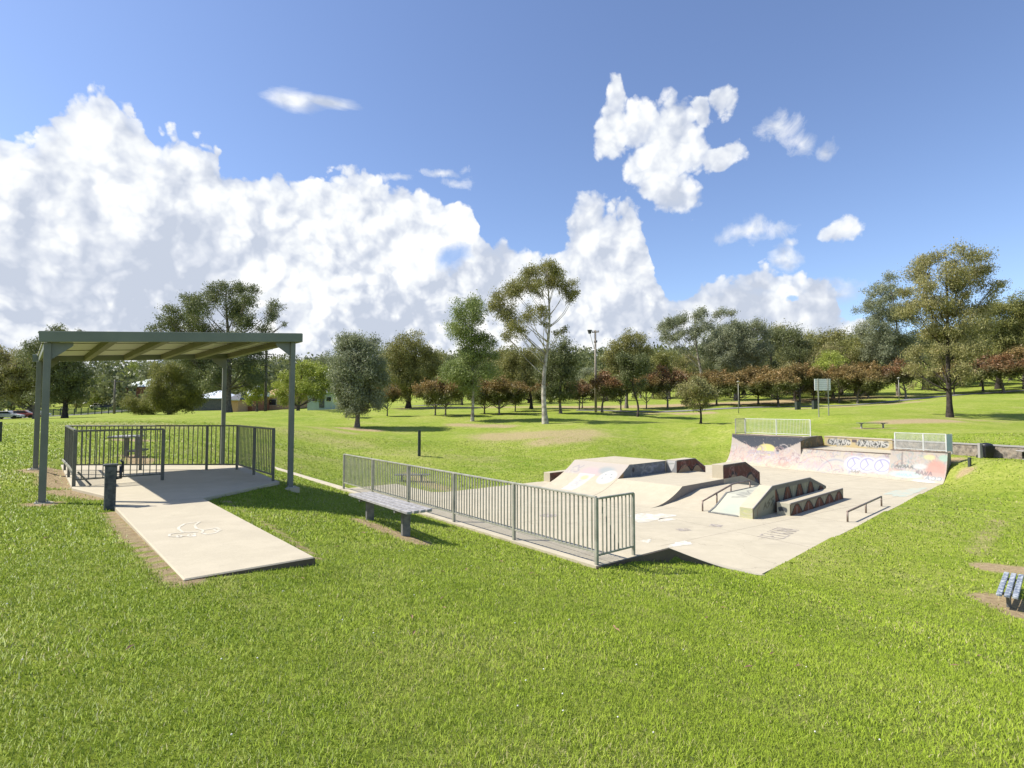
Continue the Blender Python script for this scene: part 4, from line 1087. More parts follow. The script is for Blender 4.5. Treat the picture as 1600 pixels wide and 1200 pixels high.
def endface(name, u, v0, v1, lo, hi, off, paintfn, parent, ns=30, nt=24):
    def fn(S, T):
        vv = v0 + S; uu = u - off; z = lo + (hi - lo) * T
        p = 11.2 + uu * FC - vv * FS; q = 3.37 + uu * FS + vv * FC
        return np.c_[FX + p * AX - q * AY, FY + p * AY + q * AX, FLOOR + z]
    return painted(name, fn, v1 - v0, 1.0, ns, nt, paintfn, parent)
fbx = thing('funbox', FB(3, 4, 0), 'wide concrete funbox of banks and flat decks in the middle of the skate park', 'skate ramp')
# hub bank (beside the big ledge)
pr = [(-.0, -.2), (0, .004), (.45, .13), (1.35, .55), (5.2, .55), (7.0, .006), (7.0, -.2)]
fsweep(pr, .46, 1.58).build('bank', M['slab'], fbx)
# painted pale skin on that bank
def bank_fn(S, T):
    u = S + .02; z = np.interp(u, [0, .45, 1.35, 5.2], [.004, .13, .55, .55]) + .006; vv = .47 + T
    p = 11.2 + u * FC - vv * FS; q = 3.37 + u * FS + vv * FC
    return np.c_[FX + p * AX - q * AY, FY + p * AY + q * AX, FLOOR + z]
def paint_bank(p):
    p.put(np.ones(len(p.S)), (.58, .60, .50), .8); p.disc(.45, .45, .5, .5, (.46, .55, .48), .6, .5)
    p.tagline(1.1, .3, 1.7, .5, 5, (.22, .22, .22), .07, 41, .8); p.line([(0.05, .1), (0.05, 1.0)], .05, (.12, .12, .12), .9)
    p.line([(1.35, .0), (1.35, 1.1)], .04, (.3, .3, .28), .7)
m = MB()
for (u0, z0), (u1, z1) in (((0, .012), (.45, .138)), ((.45, .138), (1.35, .558)), ((1.35, .558), (5.2, .558))): m.bar(FB(u0, 1.58, z0), FB(u1, 1.58, z1), .06, .035)
m.bar(FB(-.01, .5, .012), FB(-.01, 1.58, .012), .05, .03)
m.build('edge_angle', M['leg_dark'], fbx)
painted('painted_skin', bank_fn, 5.0, 1.1, 110, 26, paint_bank, fbx)
# central wide low bank
pr = [(-.05, -.2), (-.05, .004), (.8, .09), (2.6, .38), (5.3, .38), (6.9, .006), (6.9, -.2)]
fsweep(pr, 1.585, 3.44).build('bank', M['slab'], fbx)
# right roll-over with concave transition
hh = lambda u: 1.15 * max(0, (u + .8) / 3.1) ** 2
pr = [(-.8, -.2), (-.8, .003)] + [(u, hh(u) + .003) for u in np.linspace(-.5, 1.43, 9)] + [(6.6, .6), (8.6, .006), (8.6, -.2)]
fsweep(pr, 3.445, 6.6).build('deck', M['slab'], fbx)
sd = [(u, z) for u, z in pr]
MB().sweep([FB(u, 3.41, z - .012) for u, z in pr if u < 4.9] , [FB(u, 3.442, z - .012) for u, z in pr if u < 4.9])
us = [-.8] + list(np.linspace(-.5, 1.43, 9)) + [4.86]
hi = [.0] + [hh(u) for u in us[1:-1]] + [.6]
pface('painted_side', 3.445, -.8, 4.86, us, [0] * len(us), hi, -.006, lambda p: (p.put(np.ones(len(p.S)), (.27, .25, .24), .85), p.swirls(1, 5, .2, .8, 8, [(.35, .33, .33), (.2, .19, .2)], .08, 51, .5)), fbx, 120, 12)
# tall left ramp
pr = [(-.8, -.2), (-.8, .003)] + [(u, hh(u) + .004) for u in np.linspace(-.5, 2.3, 12)] + [(5.5, 1.15), (8.0, .006), (8.0, -.2)]
fsweep(pr, 6.605, 9.86).build('tall_ramp', M['slab'], fbx)
def tall_fn(S, T):
    u = -.75 + S; z = 1.15 * np.clip((np.minimum(u, 2.3) + .8) / 3.1, 0, 1) ** 2 + .010; vv = 9.85 - T
    p = 11.2 + u * FC - vv * FS; q = 3.37 + u * FS + vv * FC
    return np.c_[FX + p * AX - q * AY, FY + p * AY + q * AX, FLOOR + z]
def paint_tall(p):   # S up the ramp, T from left edge to right
    p.put(np.clip((p.S - 1.4) / .8, 0, 1) * (p.T > 0), (.56, .48, .36), .5)
    p.poly([(2.2, .0), (3.05, .0), (3.05, 3.3), (2.2, 3.3)], (.5, .46, .44), .8)
    p.tagline(2.3, .3, .5, .5, 2, (.35, .33, .38), .07, 61, .7); p.disc(2.45, 1.5, .35, .7, (.62, .45, .46), .8, .5); p.disc(2.6, 2.3, .3, .6, (.35, .4, .42), .8, .5)
    p.poly([(.7, 1.15), (2.3, 1.0), (2.3, 1.9), (.7, 1.85)], (.66, .65, .58), .95); p.disc(2.0, 1.5, .22, .25, (.66, .6, .3), .8, .4); p.tagline(1.2, 1.3, .6, .35, 3, (.4, .4, .45), .05, 62, .7)
    p.disc(2.15, 2.65, .52, .5, (.60, .60, .57), 1, .12)
    for x, y in ((2.35, 2.45), (2.4, 2.75), (2.1, 2.45), (2.2, 2.85)): p.disc(x, y, .06, .05, (.3, .34, .36), .9, .4)
    p.swirls(1.2, 2.6, .1, 1.0, 10, [(.5, .42, .36), (.62, .6, .52)], .07, 63, .5)
painted('painted_ramp_face', tall_fn, 3.3, 3.24, 110, 90, paint_tall, fbx)
us = list(np.linspace(1.44, 2.3, 5)) + [5.2]
def step_paint(p):
    p.put(np.ones(len(p.S)), (.16, .19, .22), .95); p.put((.45 - p.S) / .1, (.42, .26, .12), .95)
    p.swirls(.8, 3.8, .1, .9, 30, [(.3, .34, .42), (.22, .24, .34), (.36, .38, .4)], .10, 64, .8); p.disc(1.15, .55, .12, .25, (.05, .05, .06), 1, .4)
pface('painted_step', 6.605, 1.44, 5.22, us, [.6] * len(us), [hh(u) for u in us[:-1]] + [1.15], -.008, step_paint, fbx, 110, 18)

# ledges
def waves(p, L, n, dark, light, h0=.0, up=.95, tri=False, rev=False):
    """row of peaked shapes: dark field above, light mounds below (or the other way round)"""
    p.put(np.ones(len(p.S)), dark)
    for i in range(n):
        c = L * (i + .5) / n; w = L / n * .47
        if tri:
            x = np.abs(p.S - c) / w; m = (x < 1) & (p.T < h0 + (up - h0) * (1 - x ** 1.15))
        else:
            x = np.abs(p.S - c) / w; m = (x < 1) & (p.T < h0 + (up - h0) * np.cos(x * math.pi / 2) ** 1.3)
            m2 = (x < 1.12) & (p.T < h0 + .06 + (up - h0 + .06) * np.cos(np.clip(x / 1.12, 0, 1) * math.pi / 2) ** 1.2); p.put(m2.astype(float), BLK)
        p.put(m.astype(float), light)
def ledge(prof_u, tops, bot, v0, v1, label, name='grind_ledge', edge=True):
    a = prof_u[0]
    th = thing(name, FB(a, v0, bot), label, 'ledge')
    pr = [(a, bot)] + list(zip(prof_u, tops)) + [(prof_u[-1], bot)]
    MB().sweep([FB(u, v0, z) for u, z in pr], [FB(u, v1, z) for u, z in pr]).build('body', M['slab'], th, bevel=.008)
    for v in ((v0 - .004,) if edge else ()):
        m = MB()
        for (u0, z0), (u1, z1) in zip(list(zip(prof_u, tops))[:-1], list(zip(prof_u, tops))[1:]): m.bar(FB(u0, v, z0 - .012), FB(u1, v, z1 - .012), .03, .05)
        m.build('edge_angle', M['conc_grey'], th)
    return th
BRN = (.155, .065, .045); TAN = (.40, .31, .20); CRM = (.42, .39, .27)
hub = ledge([0, 1.55, 5.1, 6.85], [.35, .95, .95, .45], -.02, 0, .455, 'long kinked ledge climbing the funbox, side painted with rust and cream peaks')
def hub_side(p):
    waves(p, 6.85, 6, (.36, .34, .24), (.23, .09, .05), .0, .86)
    p.put((p.S < 1.75).astype(float), (.40, .39, .28)); p.put((p.T - .86) / .02, (.24, .23, .2), .9)
    p.tagline(.75, .35, .9, .3, 3, (.14, .13, .08), .06, 71, .9); p.line([(.3, .15), (.3, .6), (.45, .7)], .05, (.3, .15, .08), .8)
    for x in (.5, 1.75): p.line([(x, 0), (x, .9)], .04, (.45, .33, .2), .8)
    for i in range(6):
        c = 6.85 * (i + .5) / 6
        if c > 1.9: p.line([(c, .02), (c, .6)], .10, (.42, .3, .2), .6); p.line([(c + .57, .12), (c + .57, .8)], .10, (.5, .48, .36), .8)
pface('painted_side', 0, 0, 6.85, [0, 1.55, 5.1, 6.85], [0] * 4, [.335, .935, .935, .435], -.024, hub_side, hub, 170, 26)
endface('painted_end', 0, .01, .445, .0, .34, .006, lambda p: (p.put(np.ones(len(p.S)), (.6, .6, .36)), p.swirls(.1, .35, .2, .8, 9, [(.66, .7, .3), (.5, .55, .35), (.66, .62, .5)], .05, 72, .9)), hub)
lb = ledge([1.5, 6.9], [.42, .42], -.02, -.62, -.17, 'low flat box ledge with painted brown peaks beside the kinked ledge')
def box_side(p):
    waves(p, 5.4, 5, (.36, .33, .23), (.22, .085, .05), .0, .80); p.put((p.T - .84) / .03, (.26, .22, .17), .9)
    for i in range(5):
        c = 5.4 * (i + .5) / 5; p.line([(c + .54, .2), (c + .54, .75)], .10, (.5, .47, .35), .8); p.line([(c, .02), (c, .6)], .12, (.4, .28, .24), .7)
pface('painted_side', -.62, 1.5, 6.9, [1.5, 6.9], [0, 0], [.41, .41], -.024, box_side, lb, 150, 20)
def box_end(p):
    p.put(np.ones(len(p.S)), (.60, .58, .46)); p.disc(.25, .5, .17, .22, (.09, .1, .11), 1, .3); p.disc(.13, .42, .06, .24, (.09, .1, .11), 1, .3); p.disc(.33, .42, .05, .2, (.09, .1, .11), 1, .3)
endface('painted_end', 1.5, -.61, -.18, 0, .41, .006, box_end, lb)
h2 = ledge([4.87, 7.0, 8.5], [1.2, 1.2, .6], -.02, 3.47, 4.0, 'brown-painted ledge with cream arches, cream end, on the near side of the funbox deck')
def arch(n, L):
    def f(p):
        waves(p, L, n, BRN, TAN, .0, .60); p.put((p.T - .88) / .04, (.13, .1, .08), .8); p.swirls(0, L, .6, .95, 22, [(.3, .1, .07), (.2, .12, .1), (.12, .06, .05), (.35, .2, .18)], .06, 75, .8)
        p.disc(L * .9, .2, .3, .3, (.1, .12, .16), .7, .4)
    return f
pface('painted_side', 3.47, 4.87, 8.5, [4.87, 7.0, 8.5], [0, 0, 0], [1.19, 1.19, .59], -.024, arch(2, 3.63), h2, 110, 40)
h3 = ledge([5.3, 7.0, 8.0], [1.2, 1.2, .72], .3, 6.02, 6.585, 'brown-painted ledge with tan arches against the far blue step of the funbox')
def h3p(p):
    arch(2, 2.7)(p)
pface('painted_side', 6.02, 5.3, 8.0, [5.3, 7.0, 8.0], [.6, .6, .3], [1.19, 1.19, .71], -.024, h3p, h3, 80, 26)
endface('painted_end', 5.3, 6.03, 6.575, .6, 1.19, .006, lambda p: (p.put(np.ones(len(p.S)), (.3, .31, .32)), p.poly([(.05, 1), (.5, 1), (.3, .05), (.15, .4)], (.68, .68, .66)), p.line([(.12, .75), (.4, .7)], .05, (.2, .25, .2), .9)), h3)
sl_ = ledge([1.75, 5.6], [.46, .46], -.02, 11.02, 11.46, 'short flat ledge left of the tall funbox ramp, cream end and maroon side', edge=False)
pface('painted_side', 11.02, 1.75, 5.6, [1.75, 5.6], [0, 0], [.44, .44], -.006, lambda p: (p.put(np.ones(len(p.S)), (.15, .085, .07)), p.swirls(0, 3.8, .2, .8, 22, [(.3, .1, .1), (.2, .14, .12), (.1, .06, .05)], .1, 77, .9)), sl_, 80, 12)

# rails
def grind_rail(name, pts, feet, label, r=.034, cat='grind rail'):
    th = thing(name, feet[0], label, cat)
    MB().tube(pts, r, 10).build('rail', M['rail_steel'], th, smooth=True)
    for f, t in zip(feet, [None] * len(feet)):
        # top of each foot on the rail, straight above
        best = None
        for a, b in zip(pts[:-1], pts[1:]):
            L2 = (b[0] - a[0]) ** 2 + (b[1] - a[1]) ** 2
            tt = ((f[0] - a[0]) * (b[0] - a[0]) + (f[1] - a[1]) * (b[1] - a[1])) / L2
            tt = min(max(tt, 0), 1); x = lerp(a, b, tt); dd = math.dist(x[:2], f[:2])
            if best is None or dd < best[0]: best = (dd, x)
        MB().tube([f, (f[0], f[1], best[1][2])], r * .9, 8).build('leg', M['rail_steel'], th, smooth=True)
    return th
f0, f1, f2 = PQ(13.18, 1.22, FLOOR), PQ(15.38, 1.45, FLOOR), PQ(17.35, 1.61, FLOOR)
up = lambda p, h: (p[0], p[1], p[2] + h)
grind_rail('flat_rail', [up(f0, .33), up(f2, .36)], [f0, f1, f2], 'low flat steel rail on three legs near the right grass edge of the park')
s = [FB(.03, 1.83, .0), FB(1.03, 1.80, .10), FB(2.15, 1.80, .3), FB(3.7, 1.76, .38)]
grind_rail('kinked_rail', [up(s[0], .37), FB(2.3, 1.79, .78), up(s[3], .40)], s, 'kinked steel handrail climbing the low central bank of the funbox')

# floor tags, thin sheets of paint
def floor_tag(x0, y0, x1, y1, h, word, mat, label, lw=.03):
    """stroke lettering on the floor from image foot line (x0,y0)-(x1,y1)"""
    A = np.array(atD(x0, y0, 3.7)); B = np.array(atD(x1, y1, 3.7)); d = (B - A)[:2]; L = np.linalg.norm(d); d /= L; nrm = np.array([-d[1], d[0]])
    G = {'I': [[(.5, 0), (.5, 1)]], 'L': [[(.1, 1), (.1, 0), (.8, 0)]], 'E': [[(.8, 1), (.1, 1), (.1, 0), (.8, 0)], [(.1, .5), (.6, .5)]], 'K': [[(.1, 0), (.1, 1)], [(.8, 1), (.1, .45), (.8, 0)]],
         'A': [[(0, 0), (.45, 1), (.9, 0)], [(.2, .4), (.7, .4)]], 'N': [[(.1, 0), (.1, 1), (.8, 0), (.8, 1)]], 'R': [[(.1, 0), (.1, 1), (.7, .9), (.7, .6), (.1, .5), (.8, 0)]],
         'D': [[(.1, 0), (.1, 1), (.6, .9), (.8, .5), (.6, .1), (.1, 0)]], 'O': [[(.1, .2), (.1, .8), (.5, 1), (.85, .8), (.85, .2), (.5, 0), (.1, .2)]], 'S': [[(.8, .9), (.3, 1), (.1, .75), (.8, .3), (.6, 0), (.1, .1)]], 'M': [[(0, 0), (.1, 1), (.45, .4), (.8, 1), (.9, 0)]]}
    m = MB(); n = len(word)
    for i, ch in enumerate(word):
        for st in G[ch]:
            pts = []
            for a, b in st:
                s_ = (i + a * .9) * L / n; t_ = b * h; x = A[:2] + d * s_ + nrm * t_; pts.append((x[0], x[1], FLOOR + .005))
            ribbon(m, pts, lw)
    o = m.build('floor_tag', mat, fl); o['label'] = label
floor_tag(1217, 845, 1249, 828, .62, 'IELKAN', M['ink'], 'grey spray-painted name on the floor', .045)
floor_tag(1108, 822, 1127, 824, .35, 'MON', M['ink'], 'small grey scribble on the floor', .04)
floor_tag(1064, 830, 1082, 829, .3, 'NKO', M['ink'], 'small grey scribble on the floor', .04)
def blot(x, y, rx, ry, mat, label, seed=1):
    r = np.random.default_rng(seed); c = atD(x, y, 3.7); n = 26
    pts = []
    for i in range(n):
        a = 2 * math.pi * i / n; k = 1 + .22 * math.sin(3 * a + seed) + .12 * math.sin(7 * a + 2 * seed) + r.uniform(-.06, .06)
        pts.append(PQ(*[u + w for u, w in zip(toPQ(c[0], c[1]), (rx * k * math.cos(a), ry * k * math.sin(a)))], FLOOR + .004))
    o = MB().add(pts, [tuple(range(n))]).build('paint_patch', mat, fl); o['label'] = label
blot(1415, 769, 1.9, .42, M['ink_teal'], 'faded teal paint on the floor near the quarter pipe', 2)
blot(1015, 808, .9, .55, M['chalk'], 'worn white paint patch on the floor', 3)
blot(1040, 812, .35, .2, M['chalk'], 'small white paint patch on the floor', 4)
blot(1063, 850, .45, .18, M['chalk'], 'thin white paint smear on the floor', 5)
blot(1000, 848, .5, .15, M['chalk'], 'thin white paint smear on the floor', 6)
floor_tag(842, 806, 862, 809, .5, 'OD', M['ink'], 'dark blotted tag on the floor seen through the long railing', .12)

# ------------------------------------------------------------------ signs, poles, houses, cars
def road(pts, w, name, label):
    V = []; F = []
    P = np.array(pts, float); out_ = []
    for a, b in zip(P[:-1], P[1:]):
        k = max(2, int(np.linalg.norm(b - a) / 2)); out_ += [a + (b - a) * i / k for i in range(k)]
    out_.append(P[-1]); Q = np.array(out_); D_ = np.gradient(Q, axis=0); D_ /= np.linalg.norm(D_, axis=1)[:, None]; N = np.c_[-D_[:, 1], D_[:, 0]]
    cols = 5; X = np.concatenate([Q + N * w * (j / (cols - 1) - .5) for j in range(cols)]); Z = bilin(X[:, 0], X[:, 1]) + .05
    n = len(Q); V = np.c_[X, Z]; F = [(j * n + i, j * n + i + 1, (j + 1) * n + i + 1, (j + 1) * n + i) for j in range(cols - 1) for i in range(n - 1)]
    o = npmesh(name, V, np.array(F), M['road'], smooth=True); tag(o, label, kind='structure')
road([atY(430, 640, 92)[:2], atY(520, 640, 92)[:2], atY(600, 640, 94)[:2], atY(700, 634, 108)[:2]], 5, 'road', 'grey access road crossing behind the lawn')
road([(-190, 105), atY(0, 650, 104)[:2], atY(60, 650, 112)[:2], atY(220, 640, 150)[:2], atY(420, 640, 150)[:2]], 7, 'road', 'street beyond the lawn with parked cars')
road([atY(900, 642, 72)[:2], atY(1000, 642, 71)[:2], atY(1100, 638, 72)[:2], atY(1200, 636, 73)[:2], atY(1330, 632, 73)[:2], atY(1480, 624, 78)[:2], atY(1700, 615, 84)[:2]], 1.6, 'path', 'narrow path below the row of autumn trees')

# scoreboard-like white sign on two posts
p = atY(1287, 650, 52); g = gz(p[0], p[1])
sg = thing('notice_board', (p[0], p[1], g), 'white board with faint lines on two tall grey posts on the far lawn', 'sign')
yb = p[1]; zt_ = atY(1287, 592, 52)[2]; zb_ = atY(1287, 610, 52)[2]
for px in (1279.5, 1295): q = atY(px, 650, 52); MB().box((q[0], yb, gz(q[0], yb) - .2), .07, .07, zt_ + .05 - gz(q[0], yb) + .2).build('post', M['galv'], sg)
MB().box((p[0], yb + .08, zb_), 1.5, .05, zt_ - zb_).build('board', M['white_board'], sg)
m = MB()
for i in range(1, 6): m.box((p[0], yb + .052, zb_ + (zt_ - zb_) * i / 6), 1.4, .004, .018)
m.build('board_lines', M['board_dark'], sg)
# small lamp posts
def lamp_post(px, py, d, ytop, label):
    p = atY(px, py, d); g = gz(p[0], p[1]); z = atY(px, ytop, d)[2]
    th = thing('lamp_post', (p[0], p[1], g), label, 'lamp')
    MB().tube([(p[0], p[1], g - .2), (p[0], p[1], z)], [.05, .035], 8).build('pole', M['galv'], th, smooth=True)
    m = MB(); m.tube([(p[0], p[1], z), (p[0], p[1], z + .1), (p[0], p[1], z + .22)], [.06, .22, .05], 10); m.build('lamp_head', M['galv'], th, smooth=True)
lamp_post(1154, 634, 66, 598, 'slim lamp post with a pale cap, left of the white board')
lamp_post(1405, 626, 74, 592, 'slim lamp post with a pale cap, right of the white board')
for px, py, d, lb_ in [(1246.5, 636, 66, 'dark green wheelie bin beside the path, left of the white board'), (1273, 634, 66, 'brown bollard box directly left of the white board')]:
    p = atY(px, py, d); g = gz(p[0], p[1]); t_ = thing('park_bin', (p[0], p[1], g), lb_, 'bin')
    MB().box((p[0], p[1], g - .05), .5, .5, 1.0).build('body', M['dark_post'], t_, bevel=.03); MB().box((p[0], p[1], g + .955), .56, .56, .07).build('lid', M['black'], t_, bevel=.02)

def power_pole(px, py, d, ytop, label, arms, w=.16, mat='pole_wood', lamp=None):
    p = atY(px, py, d); g = gz(p[0], p[1]); z = atY(px, ytop, d)[2]
    th = thing('power_pole', (p[0], p[1], g), label, 'pole')
    MB().tube([(p[0], p[1], g - .3), (p[0], p[1], z)], [w * 1.15, w * .8], 10).build('pole', M[mat], th, smooth=True)
    for zz, L, ang in arms:
        dx, dy = math.cos(ang) * L / 2, math.sin(ang) * L / 2
        m = MB(); m.bar((p[0] - dx, p[1] - dy - w, z - zz), (p[0] + dx, p[1] + dy - w, z - zz), .1, .12)
        a = m.build('cross_arm', M['bark_grey'], th)
        m = MB()
        for t in (-.9, -.45, .45, .9): m.tube([(p[0] + dx * t, p[1] + dy * t - w, z - zz + .05), (p[0] + dx * t, p[1] + dy * t - w, z - zz + .22)], .045, 6)
        m.build('insulators', M['board_dark'], a)
    if lamp:
        lx, lz = lamp; m = MB(); m.tube([(p[0], p[1], z - 2.6), (p[0] - .2, p[1], z - 2.1), (p[0] + lx, p[1] - .2, z + lz + .1)], .035, 8); m.build('lamp_arm', M['galv'], th, smooth=True)
        m = MB(); m.tube([(p[0] + lx, p[1] - .2, z + lz + .45), (p[0] + lx, p[1] - .2, z + lz)], [.30, .16], 12); m.build('floodlight', M['lamp'], th)
    return (p[0], p[1], z), th
T1, _ = power_pole(931, 643, 68, 516, 'tall pale timber pole with short cross-arms and a floodlight between the gum trees', [(.25, .9, -.5), (1.5, .5, -.9)], .14, lamp=(-.72, -.45))
T2, _ = power_pole(414.5, 646, 84, 545, 'timber power pole with two cross-arms behind the shelter right post', [(.9, 2.4, .3), (2.6, 1.6, .3)], .2, 'bark_grey')
T3, _ = power_pole(178, 650, 118, 593, 'timber power pole far behind the slab railing', [(.5, 2.2, .3)], .2, 'bark_grey')
def cable(a, b, sag, label):
    pts = [(a[0] + (b[0] - a[0]) * t, a[1] + (b[1] - a[1]) * t, a[2] + (b[2] - a[2]) * t - sag * 4 * t * (1 - t)) for t in np.linspace(0, 1, 20)]
    tag(MB().tube(pts, .018, 5).build('power_cable', M['cable']), label, 'cable')
cable((T2[0] - 1, T2[1], T2[2] - .85), (T3[0] + 1, T3[1], T3[2] - .4), 1.2, 'power line slung between the two timber poles behind the shelter')
cable((T2[0] + 1, T2[1], T2[2] - .85), atY(700, 556, 100), 1.0, 'power line running right from the pole behind the shelter to the gum trees')

def house(px0, px1, d, depth, wall_h, roof_h, wall, roof, label, name='house', wins=(), base_py=None, flat=False, door=None, yaw=0.0):
    a = atY(px0, 640, d); b = atY(px1, 640, d); W_ = b[0] - a[0]; cx = (a[0] + b[0]) / 2; cy = d + depth / 2
    g = gz(cx, d) if base_py is None else atY(px0, base_py, d)[2]
    th = thing(name, (cx, cy, g), label, 'house')
    MB().box((cx, cy, g - 1.5), W_, depth, wall_h + 1.5).build('wall', M[wall], th)
    e = .5; m = MB(); z0 = g + wall_h + .003; x0, x1, y0, y1 = cx - W_ / 2 - e, cx + W_ / 2 + e, cy - depth / 2 - e, cy + depth / 2 + e
    hip = min(depth / 2 + e, W_ / 2 + e) * (.9 if not flat else .05)
    m.add([(x0, y0, z0), (x1, y0, z0), (x1, y1, z0), (x0, y1, z0), (x0 + hip, cy, z0 + roof_h), (x1 - hip, cy, z0 + roof_h)], [(3, 2, 1, 0), (0, 1, 5, 4), (2, 3, 4, 5), (1, 2, 5), (3, 0, 4)])
    rf = m.build('roof', M[roof], th)
    MB().box((cx, y0 + .03, z0 - .16), x1 - x0, .08, .15).build('gutter', M['roof_white'], rf)
    for fx, fw, z_, h_ in wins:
        x = cx - W_ / 2 + W_ * fx
        f = MB().box((x, cy - depth / 2 - .03, g + z_ - .05), fw + .12, .05, h_ + .1).build('window', M['white_board'], th)
        MB().box((x, cy - depth / 2 - .065, g + z_), fw, .02, h_).build('pane', M['glass'], f)
    if door is not None:
        x = cx - W_ / 2 + W_ * door; MB().box((x, cy - depth / 2 - .03, g), .95, .06, 2.05).build('door', M['roof_dark'], th)
    return th
house(188, 250, 150, 12, 2.8, 2.6, 'brick', 'roof_pale', 'low house with a long pale green metal roof beyond the street', base_py=620, wins=[(.3, 1.6, 1, 1.2), (.7, 1.6, 1, 1.2)])
house(357, 372, 108, 8, 2.2, 1.7, 'brick_tan', 'roof_dark', 'small orange-brick gable shed left of the brick house', name='shed', base_py=642)
house(372, 394, 112, 10, 3.0, 2.4, 'brick', 'roof_white', 'brick house with a bright white metal roof behind the big gum', base_py=642, wins=[(.75, 1.3, 1, 1.2)])
house(396, 455, 120, 10, 3.2, 1.6, 'brick_tan', 'brick_tan', 'long orange-brick house behind the yellow-green trees', base_py=640, wins=[(.2, 1.6, 1, 1.2), (.5, 1.6, 1, 1.2), (.8, 1.6, 1, 1.2)])
house(480, 534, 104, 8, 2.9, 1.1, 'blue_wall', 'roof_dark', 'pale blue clad cottage with two dark windows beside the road', base_py=637, wins=[(.22, .9, 1.2, .8), (.62, .9, 1.2, .8)], door=.42)
house(650, 735, 150, 12, 3.4, 2.2, 'brick', 'brick', 'long red-brick building far behind the autumn trees', base_py=630, wins=[(.25, 2, 1, 1.2), (.7, 2, 1, 1.2)])
house(150, 176, 190, 10, 2.8, 2.0, 'wall_render', 'roof_white', 'far white-roofed house above the parked cars', base_py=612)
house(300, 350, 125, 10, 2.6, 1.8, 'roof_dark', 'roof_white', 'dark-walled house with a pale roof behind the bushy tree', base_py=640)

def car(px, d, heading, paint, label, L=4.4, g=None):
    p = atY(px, 640, d); x0, y0 = p[0], p[1]; g = gz(x0, y0) if g is None else g
    ca, sa = math.cos(heading), math.sin(heading)
    def P(u, v, z): return (x0 + u * ca - v * sa, y0 + u * sa + v * ca, g + z)
    th = thing('parked_car', (x0, y0, g), label, 'car', 'cars parked beyond the lawn')
    W_ = .86
    prof = [(-L / 2, .35), (-L / 2, .8), (-L / 2 + .25, .95), (-.95, .98), (1.15, .95), (L / 2 - .2, .8), (L / 2, .62), (L / 2, .35)]
    MB().sweep([P(u, -W_, z) for u, z in prof], [P(u, W_, z) for u, z in prof]).build('body', paint, th, bevel=.05)
    cab = [(-1.75, .96), (-1.25, 1.42), (.25, 1.44), (1.05, .97)]
    cb_ = MB().sweep([P(u, -W_ * .84, z) for u, z in cab], [P(u, W_ * .84, z) for u, z in cab]).build('cabin', paint, th, bevel=.04)
    gl = [(-1.55, 1.02), (-1.2, 1.37), (.2, 1.38), (.85, 1.02)]
    MB().sweep([P(u, -W_ * .86, z) for u, z in gl], [P(u, W_ * .86, z) for u, z in gl]).build('side_window', M['glass'], cb_)
    MB().sweep([P(.35, -W_ * .7, 1.37), P(.98, -W_ * .7, 1.02), P(1.02, -W_ * .7, 1.02), P(.40, -W_ * .7, 1.38)], [P(.35, W_ * .7, 1.37), P(.98, W_ * .7, 1.02), P(1.02, W_ * .7, 1.02), P(.40, W_ * .7, 1.38)]).build('windscreen', M['glass'], cb_)
    for u in (-1.35, 1.35):
        for v in (-W_ + .05, W_ - .05):
            MB().tube([P(u, v - .12, .32), P(u, v + .12, .32)], .32, 14).build('wheel', M['tyre'], th)
    for v in (-.6, .6): MB().box(P(L / 2 + .01, v, .62), .04, .3, .14, (ca, sa)).build('headlight', M['white_board'], th)
white = carpaint('white_car_paint', (.65, .66, .68)); redp = carpaint('maroon_car_paint', (.32, .06, .05)); silver = carpaint('silver_car_paint', (.45, .46, .47)); bluep = carpaint('blue_car_paint', (.06, .08, .16))
car(13, 100, .3, white, 'white car parked leftmost beyond the lawn'); car(38, 102, .3, redp, 'maroon car parked between the white and the silver cars'); car(56, 106, .3, silver, 'silver car parked just left of the shelter post')
car(28, 118, 1.2, bluep, 'dark blue van-like car parked in the tree shade behind the white car', 4.6)
car(155, 150, .05, silver, 'silver car parked on the street beyond the green fence, left of the far pole', g=gz(*atY(155, 640, 150)[:2])); car(172, 150, .05, bluep, 'blue car parked on the street beside the far pole', g=gz(*atY(172, 640, 150)[:2]))

# green picket fence beyond the lawn
fa, fb_ = atY(72, 648, 118), atY(262, 646, 124)
th = thing('street_fence', (fa[0], fa[1], gz(fa[0], fa[1])), 'green steel street fence with dark posts beyond the lawn crest', 'fence')
n = 18; pm = MB(); rm = MB()
prev = None
for i in range(n + 1):
    x, y = lerp(fa[:2], fb_[:2], i / n); g = gz(x, y)
    MB().box((x, y, g - .1), .1, .1, 1.6).build('post', M['dark_post'], th)
    if prev:
        for z in (.25, 1.4): rm.bar((prev[0], prev[1], prev[2] + z), (x, y, g + z), .05, .05)
        for k in range(1, 12):
            t = k / 12; c = lerp(prev, (x, y, g), t); pm.box((c[0], c[1], c[2] + .1), .04, .03, 1.35)
    prev = (x, y, g)
fm = simple('green_fence_paint', (.11, .17, .07), (.16, .22, .1), 3, .6)
rm.build('rails', fm, th); pm.build('pickets', fm, th)
